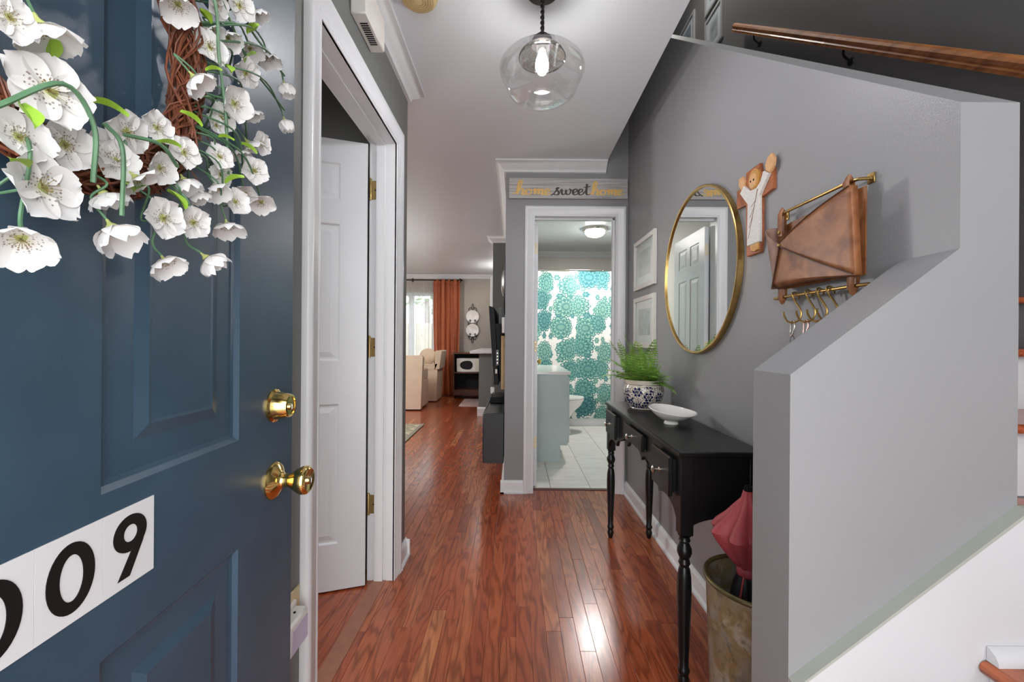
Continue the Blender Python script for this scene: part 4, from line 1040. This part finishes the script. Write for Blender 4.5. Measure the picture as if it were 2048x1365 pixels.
BL = [(-0.526, 1.331, 0.06, 0.028, 0), (-0.532, 1.378, 0.06, 0.023, 1), (-0.562, 1.361, 0.07, 0.016, 0), (-0.537, 1.289, 0.05, 0.021, 0), (-0.504, 1.299, 0.05, 0.022, 0), (-0.531, 1.254, 0.06, 0.028, 0), (-0.553, 1.21, 0.07, 0.02, 1), (-0.458, 1.316, 0.04, 0.019, 0), (-0.445, 1.339, 0.05, 0.021, 0), (-0.451, 1.308, 0.045, 0.02, 0), (-0.403, 1.365, 0.045, 0.018, 0), (-0.446, 1.295, 0.06, 0.018, 1), (-0.471, 1.24, 0.06, 0.022, 1), (-0.469, 1.272, 0.05, 0.018, 1), (-0.405, 1.321, 0.05, 0.018, 0), (-0.378, 1.35, 0.055, 0.019, 0), (-0.37, 1.322, 0.05, 0.017, 1), (-0.413, 1.265, 0.06, 0.022, 0), (-0.369, 1.273, 0.06, 0.019, 0), (-0.41, 1.221, 0.06, 0.019, 1), (-0.347, 1.237, 0.06, 0.02, 1), (-0.348, 1.315, 0.05, 0.014, 1), (-0.322, 1.508, 0.045, 0.023, 0), (-0.277, 1.553, 0.04, 0.017, 1), (-0.369, 1.441, 0.06, 0.02, 1), (-0.292, 1.435, 0.04, 0.02, 0), (-0.287, 1.457, 0.055, 0.024, 0), (-0.301, 1.42, 0.04, 0.015, 0), (-0.236, 1.531, 0.04, 0.022, 0), (-0.176, 1.597, 0.04, 0.02, 1), (-0.121, 1.585, 0.04, 0.018, 2), (-0.12, 1.523, 0.04, 0.016, 2), (-0.216, 1.582, 0.035, 0.019, 1), (-0.228, 1.432, 0.04, 0.019, 1), (-0.212, 1.438, 0.05, 0.018, 0), (-0.309, 1.375, 0.05, 0.018, 0), (-0.23, 1.389, 0.05, 0.021, 0), (-0.241, 1.413, 0.035, 0.016, 1), (-0.314, 1.334, 0.05, 0.017, 1), (-0.283, 1.325, 0.055, 0.019, 0), (-0.21, 1.349, 0.05, 0.019, 1), (-0.299, 1.29, 0.055, 0.021, 1), (-0.299, 1.356, 0.045, 0.017, 0), (-0.234, 1.355, 0.04, 0.015, 1), (-0.374, 1.521, 0.045, 0.02, 1), (-0.311, 1.572, 0.045, 0.021, 0), (-0.269, 1.604, 0.05, 0.023, 0), (-0.218, 1.636, 0.045, 0.017, 1), (-0.308, 1.541, 0.04, 0.013, 1), (-0.208, 1.488, 0.035, 0.015, 1)]
rd = random.Random(5)
for (tt, z, d, r, k) in BL:
    p = Vector((-tt, d, z))
    # nearest point of the ring as the stem's root
    a = math.atan2((z-ZC)/RZ, (-tt-TC)/RA); root = Vector((TC+RA*math.cos(a), .035, ZC+RZ*math.sin(a)))
    if k == 0:
        n = Vector((.35+rd.uniform(-.35, .35), 1.0, rd.uniform(-.45, .25))).normalized(); me = PM[rd.choice([0, 1, 1, 2])]; sz = r*1.05
    elif k == 1:
        n = Vector((rd.uniform(-.5, .5), .45+rd.uniform(-.2, .3), -.85)).normalized(); me = PM[rd.choice([2, 3, 3, 4])]; sz = r*1.15
    else:
        n = Vector((rd.uniform(-.3, 0), .3, -1)).normalized(); me = PM[5]; sz = r*1.15
    o = add('blossom', me, wr_, True); q = n.to_track_quat('Z', 'Y')
    o.matrix_basis = Matrix.Translation(p) @ q.to_matrix().to_4x4() @ Matrix.Rotation(rd.uniform(0, 6.28), 4, 'Z') @ Matrix.Diagonal((sz, sz, sz, 1))
    s1 = add('stamens', SM, o, True); c1 = add('calyx', cal, o, True)
    b = p-n*sz*.3
    dist = (b-root).length
    mid = root.lerp(b, .5)+Vector((rd.uniform(-.008, .008), .008+.06*dist, .006+.08*dist)); pre = b-n*sz*.9
    if dist > .025:
        P('stem', G().tube(catmull([root, mid, pre, b], 6), .0011 if dist < .09 else .0014, 6), GRN, wr_, True)
# long trailing stems seen among the flowers
for pts in ([(.352, .05, 1.63), (.325, .055, 1.56), (.318, .055, 1.50), (.296, .05, 1.44), (.290, .05, 1.36)], [(.300, .05, 1.62), (.235, .045, 1.60), (.176, .042, 1.60), (.121, .04, 1.60)], [(.33, .05, 1.60), (.24, .045, 1.55), (.16, .04, 1.545), (.12, .04, 1.54)], [(.56, .06, 1.30), (.53, .075, 1.335), (.505, .075, 1.315), (.50, .07, 1.27)], [(.46, .06, 1.33), (.43, .07, 1.335), (.40, .065, 1.325)], [(.49, .07, 1.325), (.475, .072, 1.31), (.473, .07, 1.25)]):
    P('stem', G().tube(catmull(pts, 6), .0019, 6), GRN, wr_, True)
lf = G().grid(lambda u, v: ((u-.5)*2*.28*math.sin(PI*min(1, v*.92+.06)), v, .12*math.sin(v*3)+.25*abs(u-.5)), 4, 8)
LM = mesh('leaf', lf, LEAFL)
for (tt, z, d) in [(.500, 1.332, .055), (.545, 1.31, .06), (.548, 1.262, .07), (.478, 1.35, .045), (.43, 1.29, .05), (.395, 1.30, .05), (.31, 1.40, .05), (.30, 1.50, .05), (.325, 1.535, .05), (.265, 1.56, .045), (.25, 1.42, .04), (.295, 1.345, .05), (.37, 1.40, .045), (.41, 1.345, .05), (.335, 1.47, .05), (.245, 1.54, .045), (.52, 1.36, .055), (.24, 1.585, .045)]:
    o = add('leaf', LM, wr_, True); n = Vector((rd.uniform(-1, 1), rd.uniform(0, .8), rd.uniform(-1, 1))).normalized(); s_ = rd.uniform(.018, .028)
    o.matrix_basis = Matrix.Translation((tt, d, z)) @ n.to_track_quat('Y', 'Z').to_matrix().to_4x4() @ Matrix.Diagonal((s_, s_, s_, 1))

# ================================================================= BATHROOM
t = T('shower_curtain', 'teal succulent print shower curtain across the bathtub', 'curtain', (.9, 5.5, .1))
def sc_pt(u, v):
    x_ = .06+1.73*u; fold = .035*math.sin(u*42)*math.exp(-((u-.08)/.12)**2)*1.2+.014*math.sin(u*23+1)+.006*math.sin(u*61)
    return (x_, 5.472+fold*(1-.25*v), .11+v*1.94)
P('cloth', G().grid(sc_pt, 150, 6, lambda u, v: (u*1.95+.03*math.sin(u*30), v*1.94)), SUCC, t, mod=.002)
g = G()
for i in range(12): g.tube([(.1+i*.15+.0*k, 5.472+.022*math.cos(k*PI/5), 2.055+.022*math.sin(k*PI/5)) for k in range(10)], .002, 5, closed=True)
P('rings', g, STEEL, t)
o = add('curtain_rod', mesh('curtain_rod', G().tube([(.052, 5.472, 2.065), (1.80, 5.472, 2.065)], .0125, 14), STEEL)); tag(o, 'chrome shower rod above the succulent print curtain', 'curtain rod')
t = T('bathtub', 'cream bathtub behind the shower curtain', 'bathtub', (.9, 5.9, 0))
P('apron', G().box(.052, 1.80, 5.53, 5.58, 0, .40), M('cream_tub', '#d8d0c0', .3), t)
P('basin', G().box(.052, 1.80, 5.58, 6.245, .36, .40), M('cream_enamel', '#e0dacc', .2), t)
baseboard('baseboard_bath', (.6, 5.53, 0), (1.80, 5.53, 0), (0, -1, 0), 'cream strip along the foot of the bathtub', [(0, 0), (.012, 0), (.012, .10), (0, .105)])
# vanity
t = T('bathroom_vanity', 'pale seafoam vanity cabinet with white counter in the bathroom', 'cabinet', (.28, 4.38, 0))
vy0, vy1 = 3.895, 4.86
P('body', G().prism([(.055, 0), (.43, 0), (.43, .15), (.498, .15), (.498, .815), (.055, .815)], (0, vy0, 0), XA, ZA, (0, vy1-vy0, 0)), TEALV, t, smooth=False)
for a, b in ((vy0+.02, (vy0+vy1)/2-.005), ((vy0+vy1)/2+.005, vy1-.02)):
    d = P('door', G().box(.499, .517, a, b, .17, .79, .002), TEALV, t)
    P('knob', G().lathe([(.006, 0), (.004, .01), (.012, .02), (.001, .026)], (.517, b-.04 if a < 4.1 else a+.04, .62), 12, XA), STEEL, d)
P('counter', G().box(.055, .525, vy0-.015, vy1+.02, .815, .845, .004), PORC, t)
P('backsplash', G().box(.055, .072, vy0, vy1, .845, .93), PORC, t)
P('faucet', G().lathe([(.02, 0), (.016, .02), (.012, .09), (.001, .1)], (.13, 4.38, .845), 14).tube([(.13, 4.38, .93), (.17, 4.38, .96), (.22, 4.38, .94)], .009, 8), STEEL, t)
# toilet
t = T('toilet', 'white toilet past the vanity, half hidden', 'toilet', (.5, 5.12, 0))
def ellp(z, x0, x1, w_, n=28): c_ = (x0+x1)/2; return [(c_+(x1-x0)/2*math.cos(2*PI*i/n), 5.12+w_*math.sin(2*PI*i/n), z) for i in range(n)]
g = G(); secs = [ellp(0, .30, .70, .10), ellp(.02, .31, .69, .098), ellp(.15, .34, .66, .085), ellp(.25, .30, .72, .12), ellp(.34, .24, .82, .17), ellp(.40, .22, .85, .185)]
vs = [p for s_ in secs for p in s_]; fs = [(k*28+i, k*28+(i+1) % 28, (k+1)*28+(i+1) % 28, (k+1)*28+i) for k in range(5) for i in range(28)]+[tuple(range(28)), tuple(range(140, 168))]
P('bowl', g.add(vs, fs), PORC, t)
for z0, z1 in ((.402, .420), (.424, .444)):
    a, b = ellp(z0, .22, .858, .19), ellp(z1, .222, .855, .188); P('seat' if z0 < .41 else 'lid', G().add(a+b, [tuple(range(28)), tuple(range(28, 56))]+[(i, (i+1) % 28, 28+(i+1) % 28, 28+i) for i in range(28)]), PORC, t)
P('tank', G().box(.062, .25, 4.90, 5.34, .38, .74, .015), PORC, t); P('tank_lid', G().box(.058, .26, 4.89, 5.35, .74, .77, .006), PORC, t)
P('flush_lever', G().tube([(.25, 4.94, .70), (.265, 4.94, .70), (.265, 5.0, .695)], .005, 8), STEEL, t)
# ceiling light
t = T('bathroom_ceiling_light', 'round lit ceiling light in the bathroom', 'ceiling light', (.935, 4.9, CH))
bl = area('bathroom_bulb', (.935, 4.9, CH-.101), (0, 0, 0), .16, .16, 24, (1, .94, .91)); bl.data.shape = 'DISK'
P('base', G().lathe([(.150, 0), (.150, -.014), (.142, -.030), (.118, -.034)], (.935, 4.9, CH), 40), M('brushed_nickel', '#d3d0ca', .25, .9), t)
P('shade', G().lathe([(.118, -.030), (.112, -.055), (.088, -.080), (.045, -.095), (.001, -.099)], (.935, 4.9, CH), 36), emit('lit_opal_glass', '#fffaf0', 30), t, label='lit white opal glass shade')

# ================================================================= LIVING ROOM
# television on its arm
t = T('television', 'black flat television seen edge-on past the wall corner', 'television', (-.17, 3.6, 1.0))
tilt = .045
def tvx(z): return -.205+(1.41-z)*tilt/.65
g = G().prism([(-.209, 1.410), (-.166+.0, .78), (-.128, .78), (-.168, 1.395)], (0, 3.30, 0), XA, ZA, (0, 1.05, 0)); P('screen_housing', g, BLK, t)
P('screen', G().prism([(-.2105, 1.400), (-.170, .80), (-.168, .80), (-.2085, 1.400)], (0, 3.315, 0), XA, ZA, (0, 1.02, 0)), SCREEN, t)
P('rear_bulge', G().prism([(-.160, 1.27), (-.120, .80), (-.088, .80), (-.085, 1.15), (-.115, 1.27)], (0, 3.36, 0), XA, ZA, (0, .9, 0)), BLK, t)
P('wall_bracket', G().box(-.14, -.078, 3.55, 3.95, 1.12, 1.42, .003), GREYP, t)
bp = P('button_strip', G().box(-.150, -.128, 3.296, 3.302, .935, 1.06, .002), GREYP, t, label='grey button strip')
for i in range(4): P('button', G().lathe([(.005, 0), (.004, .002)], (-.139, 3.296, .955+i*.026), 10, (0, -1, 0)), STEEL, bp)
P('port', G().box(-.155, -.140, 3.297, 3.301, .87, .905), WHITE, t)
o = add('wooden_board', mesh('wooden_board', G().box(-.108, -.078, 3.25, 3.30, .75, 1.17, .002), PINE)); tag(o, 'upright pale pine board between the television and the wall', 'board')
o = add('power_adapter', mesh('power_adapter', G().box(-.190, -.160, 3.25, 3.29, .715, .765, .004), M('pale_plastic', '#cfcfcd', .3))); tag(o, 'small pale adapter block at the foot of the television', 'adapter')
t = T('floating_cabinet', 'black wall-hung media cabinet below the television', 'cabinet', (-.155, 3.6, .4))
P('carcass', G().box(-.233, -.080, 3.12, 4.08, .208, .584, .003), GREYC, t)
P('door_panel', G().box(-.240, -.233, 3.13, 3.60, .215, .578, .002), GREYC, t); P('door_panel', G().box(-.240, -.233, 3.61, 4.07, .215, .578, .002), GREYC, t)
o = add('media_player', mesh('media_player', G().box(-.215, -.10, 3.60, 3.95, .588, .64, .004), BLK)); tag(o, 'black media player on top of the floating cabinet', 'media player')
g = G().tube(catmull([(-.165, 3.24, .73), (-.19, 3.25, .67), (-.215, 3.26, .61), (-.228, 3.22, .59)], 6), .003, 6)
o = add('cable', mesh('cable', g, BLK)); tag(o, 'black cable drooping from the television onto the cabinet', 'cable')
t = T('wall_clock', 'dark round wall clock seen edge-on above the television', 'clock', (-.09, 3.5, 1.62))
P('frame', G().lathe([(.27, 0), (.28, .008), (.27, .016), (.25, .012)], (-.0755, 3.55, 1.62), 48, (-1, 0, 0)), BRZ, t)
P('centre', G().lathe([(.12, .016), (.10, .034), (.05, .045), (.001, .048)], (-.0755, 3.55, 1.62), 32, (-1, 0, 0)), M('tarnished_silver', '#8a8780', .3, .8), t)
t = T('thermostat', 'small white thermostat on the wall edge above the television', 'thermostat', (-.08, 3.2, 1.26))
P('housing', G().box(-.10, -.0755, 3.14, 3.24, 1.19, 1.31, .004), WHITE, t)
# half wall with bar counter
S('wall_bar', G().box(-.537, -.076, 6.20, 8.0, 0, .93), PAINT2, 'dark grey half wall under the white bar counter', 'wall')
baseboard('baseboard_bar', (-.537-.02, 6.20, 0), (-.076, 6.20, 0), (0, -1, 0), 'white baseboard at the end of the bar half wall', [(0, 0), (.02, 0), (.02, .11), (.01, .125), (0, .13)])
o = add('bar_counter', mesh('bar_counter', G().box(-.665, -.077, 6.12, 8.05, .932, .972, .006), M('white_laminate', '#dcdcda', .3))); tag(o, 'white counter slab on the grey half wall', 'counter')
t = T('kitchen_cabinet', 'white upper kitchen cabinet edge beyond the jogged wall', 'cabinet', (-.25, 7.0, 1.9))
P('body', G().box(-.42, -.077, 6.95, 8.45, 1.50, 2.2, .003), TRIM, t); P('door', G().box(-.405, -.10, 6.93, 6.95, 1.52, 2.18, .003), TRIM, t)
# cart with microwave
t = T('microwave_cart', 'dark wooden rolling cart against the far wall', 'cart', (-.95, 8.25, 0))
cx0, cx1, cy0, cy1 = -1.18, -.58, 7.95, 8.29
P('side_panel', G().box(cx0, cx0+.02, cy0, cy1, .07, .86), DWOOD, t); P('side_panel', G().box(cx1-.02, cx1, cy0, cy1, .07, .86), DWOOD, t)
P('top', G().box(cx0-.015, cx1+.015, cy0-.015, cy1, .86, .885, .003), DWOOD, t)
P('shelf', G().box(cx0+.02, cx1-.02, cy0, cy1, .49, .51), DWOOD, t); P('shelf', G().box(cx0+.02, cx1-.02, cy0, cy1, .15, .17), DWOOD, t)
P('kick_board', G().box(cx0+.02, cx1-.02, cy0, cy0+.02, .07, .15), DWOOD, t); P('back_panel', G().box(cx0+.02, cx1-.02, cy1-.012, cy1, .07, .86), BLK, t)
for x in (cx0+.04, cx1-.04):
    for y in (cy0+.04, cy1-.04): P('caster', G().lathe([(.025, -.011), (.03, -.006), (.03, .006), (.025, .011)], (x, y, .03), 16, (1, 0, 0)).box(x-.006, x+.006, y-.006, y+.006, .045, .072), BLK, t)
t = T('microwave', 'white microwave with a dark oval window on the cart', 'microwave', (-.85, 8.2, .51))
P('body', G().box(-1.12, -.66, 7.98, 8.26, .512, .775, .008), WHITE, t)
ov = [(math.copysign(abs(math.cos(a))**.8, math.cos(a)), math.sin(a)) for a in [2*PI*i/32 for i in range(32)]]
P('window', G().prism([(-.90+(.155 if c_ < 0 else .09)*c_, .645+.085*s_) for c_, s_ in ov], (0, 7.976, 0), XA, ZA, (0, .006, 0)), BLK, t, label='dark oval window')
P('control_panel', G().box(-.765, -.675, 7.976, 7.98, .54, .75), M('panel_ivory', '#ddd6c6', .4), t)
# drapes
t = T('rust_curtain', 'rust orange floor-length curtain beside the patio window', 'curtain', (-1.38, 8.36, 0))
def drape(u, v):
    wl, wr2 = -1.655, -1.115
    pinch = 1-.10*math.exp(-((v-.3)/.25)**2)+.03*(1-v)
    c_ = (wl+wr2)/2; x_ = c_+(u-.5)*(wr2-wl)*pinch+.04*(1-v)**3*(u)
    return (x_, 8.375+.042*math.sin(u*2*PI*4.6+.6*math.sin(v*3))*(.8+.2*(1-v))+.010*math.sin(u*2*PI*11+1)-.03*(1-v)**6, .012+2.33*v)
P('cloth', G().grid(drape, 110, 24), RUSTC, t, mod=.004)
P('heading', G().grid(lambda u, v: (drape(u, 1)[0], drape(u, 1)[1]-.004, 2.245+.10*v), 110, 2), RUSTC, t, mod=.004)
t = T('sheer_curtain', 'white sheer curtain hanging over the patio window', 'curtain', (-2.4, 8.44, 0))
P('cloth', G().grid(lambda u, v: (-3.45+1.80*u, 8.43+.014*math.sin(u*2*PI*26)+.006*math.sin(u*41), .03+2.27*v), 220, 3), SHEER, t)
t = T('curtain_pole', 'dark iron curtain pole above the patio window', 'curtain rod', (-2.3, 8.38, 2.345))
P('pole', G().tube([(-3.7, 8.37, 2.335), (-1.10, 8.37, 2.335)], .011, 10), DKM, t)
P('finial', G().sphere((-1.085, 8.37, 2.335), .02, 12, 8), DKM, t)
for x in (-2.10, -1.13): P('bracket', G().box(x-.01, x+.01, 8.36, 8.50, 2.325, 2.345).box(x-.014, x+.014, 8.49, 8.50, 2.30, 2.39), DKM, t)
# plate rack
t = T('plate_rack', 'black scrolled iron plate rack on the taupe wall', 'plate rack', (-.87, 8.5, 1.47))
rx = -.868; ry = 8.475
def scroll(x0, z0, dx, dz, turns=1.4, r0=.045, n=22):
    return [(x0+dx*(1-r0*0)+r0*(1-.8*i/n)*math.cos(PI/2*0+i/n*turns*2*PI)*math.copysign(1, dx)-math.copysign(r0, dx), ry, z0+dz*r0*(1-.8*i/n)*math.sin(i/n*turns*2*PI)) for i in range(n+1)]
for sg, zc in ((1, 1.745), (-1, 1.185)):
    g = G(); z0 = zc
    for sx in (-1, 1):
        g.tube([(rx+sx*(.012+.034*(1-math.cos(a))*1.0), ry, z0+sg*(.045*math.sin(a))) for a in [PI*1.45*i/14 for i in range(15)]], .0055, 6)
    g.tube(catmull([(rx, ry, z0-sg*.02), (rx-.020, ry, z0+sg*.05), (rx, ry, z0+sg*.125), (rx+.020, ry, z0+sg*.05), (rx, ry, z0-sg*.02)], 5), .005, 6)
    P('finial_scroll', g, DKM, t)
P('rod', G().tube([(rx-.088, ry, 1.20), (rx-.088, ry, 1.70)], .005, 6), DKM, t); P('rod', G().tube([(rx+.088, ry, 1.20), (rx+.088, ry, 1.70)], .005, 6), DKM, t)
for z in (1.70, 1.445, 1.20): P('crossbar', G().tube([(rx-.088, ry, z), (rx+.088, ry, z)], .005, 6), DKM, t)
for z in (1.525, 1.245):
    for sx in (-1, 1):
        P('plate_hook', G().tube([(rx+sx*.05+.022*(1-.6*i/14)*math.cos(a), ry-.045, z+.022*(1-.6*i/14)*math.sin(a)) for i, a in enumerate([-PI/2+3*PI*i/14 for i in range(15)])]+[], .004, 6).tube([(rx+sx*.05, ry-.045, z-.022), (rx+sx*.05, ry, z-.025)], .004, 6), DKM, t)
for z, lb in ((1.608, 'upper white plate held in the iron rack'), (1.330, 'lower white plate held in the iron rack')):
    o = add('plate', mesh('plate', G().lathe([(.001, .0), (.08, .0), (.086, .004), (.130, .018), (.130, .021), (.085, .008), (.078, .005), (.001, .005)], (rx, 8.462, z), 40, (0, -1, 0), cap=False), PORC)); tag(o, lb, 'plate', 'white plates in the iron rack')
# chairs
def loft(secs, cap=True):
    n = len(secs[0]); vs = [p for s_ in secs for p in s_]
    fs = [(k*n+i, k*n+(i+1) % n, (k+1)*n+(i+1) % n, (k+1)*n+i) for k in range(len(secs)-1) for i in range(n)]
    if cap: fs += [tuple(range(n)), tuple(range((len(secs)-1)*n, len(secs)*n))]
    return G().add(vs, fs)
t = T('slipcovered_chair', 'cream slipcovered chair, its flat back cut by the left wall', 'chair', (-1.85, 6.9, 0))
P('skirt', G().box(-2.12, -1.50, 6.70, 7.22, .02, .47, .02), CREAM, t)
P('backrest', G().prism([(-2.10, .02), (-1.495, .02), (-1.465, .85), (-1.49, .876), (-2.10, .876)], (0, 6.60, 0), XA, ZA, (0, .12, 0)), CREAM, t)
P('seat_cushion', G().box(-2.08, -1.53, 6.73, 7.24, .47, .54, .03), CREAM, t)
P('armrest', G().box(-1.60, -1.50, 6.72, 7.20, .45, .66, .03), CREAM, t)
t = T('slipcovered_chair', 'cream slipcovered tub chair holding a pillow beside the rust curtain', 'chair', (-1.6, 7.8, 0))
P('skirt', G().prism([(-2.02, .02), (-1.42, .02), (-1.40, .66), (-2.02, .66)], (0, 7.52, 0), XA, ZA, (0, .55, 0)), CREAM, t)
P('armrest', G().prism([(-2.02, .60), (-1.44, .60), (-1.40, .69), (-2.02, .69)], (0, 7.505, 0), XA, ZA, (0, .10, 0)), CREAM, t)
P('backrest', G().prism([(-1.45, .60), (-1.37, .60), (-1.325, .92), (-1.345, .935), (-1.44, .93)], (0, 7.505, 0), XA, ZA, (0, .58, 0)), CREAM, t)
P('skirt_pleat', G().box(-1.715, -1.700, 7.512, 7.52, .03, .58), CREAM, t)
t = T('cushion', 'cream scatter pillow leaning in the tub chair', 'pillow', (-1.58, 7.72, .7))
P('cover', G().sphere((-1.62, 7.74, .82), .17, 20, 12, (.95, .45, .88)), CREAM, t)
P('piping', G().tube([(-1.60+.168*math.copysign(abs(math.cos(a))**.7, math.cos(a)), 7.74, .80+.152*math.copysign(abs(math.sin(a))**.7, math.sin(a))) for a in [2*PI*i/32 for i in range(32)]], .005, 6, closed=True), CREAM, t) if False else None
t = T('slipcovered_chair', 'cream chair behind the flat-backed one, only its top showing', 'chair', (-2.1, 7.9, 0))
P('seat_block', G().box(-2.60, -2.04, 7.60, 8.1, .02, .48, .02), CREAM, t); P('backrest', G().box(-2.60, -2.05, 7.72, 7.84, .02, .905, .03), CREAM, t)
# rugs
t = T('area_rug', 'beige and grey patterned rug at the left of the living room floor', 'rug', (-2.4, 4.4, 0))
P('pile', G().box(-3.7, -1.20, 3.2, 5.53, .0005, .010, .002), RUG, t)
P('border', G().box(-1.245, -1.198, 3.199, 5.531, .0006, .0115), M('rug_border', '#8a8272', .9), t)
t = T('kitchen_mat', 'small striped mat with a fringe beside the bar half wall', 'mat', (-.72, 7.7, 0))
P('weave', G().box(-.92, -.56, 7.05, 7.9, .0005, .008), STRIPE, t)
g = G()
for i in range(21): g.tube([(-.92, 7.07+i*.04, .004), (-.955, 7.07+i*.04, .002)], .002, 4)
P('fringe', g, WHITE, t, stuff=True)
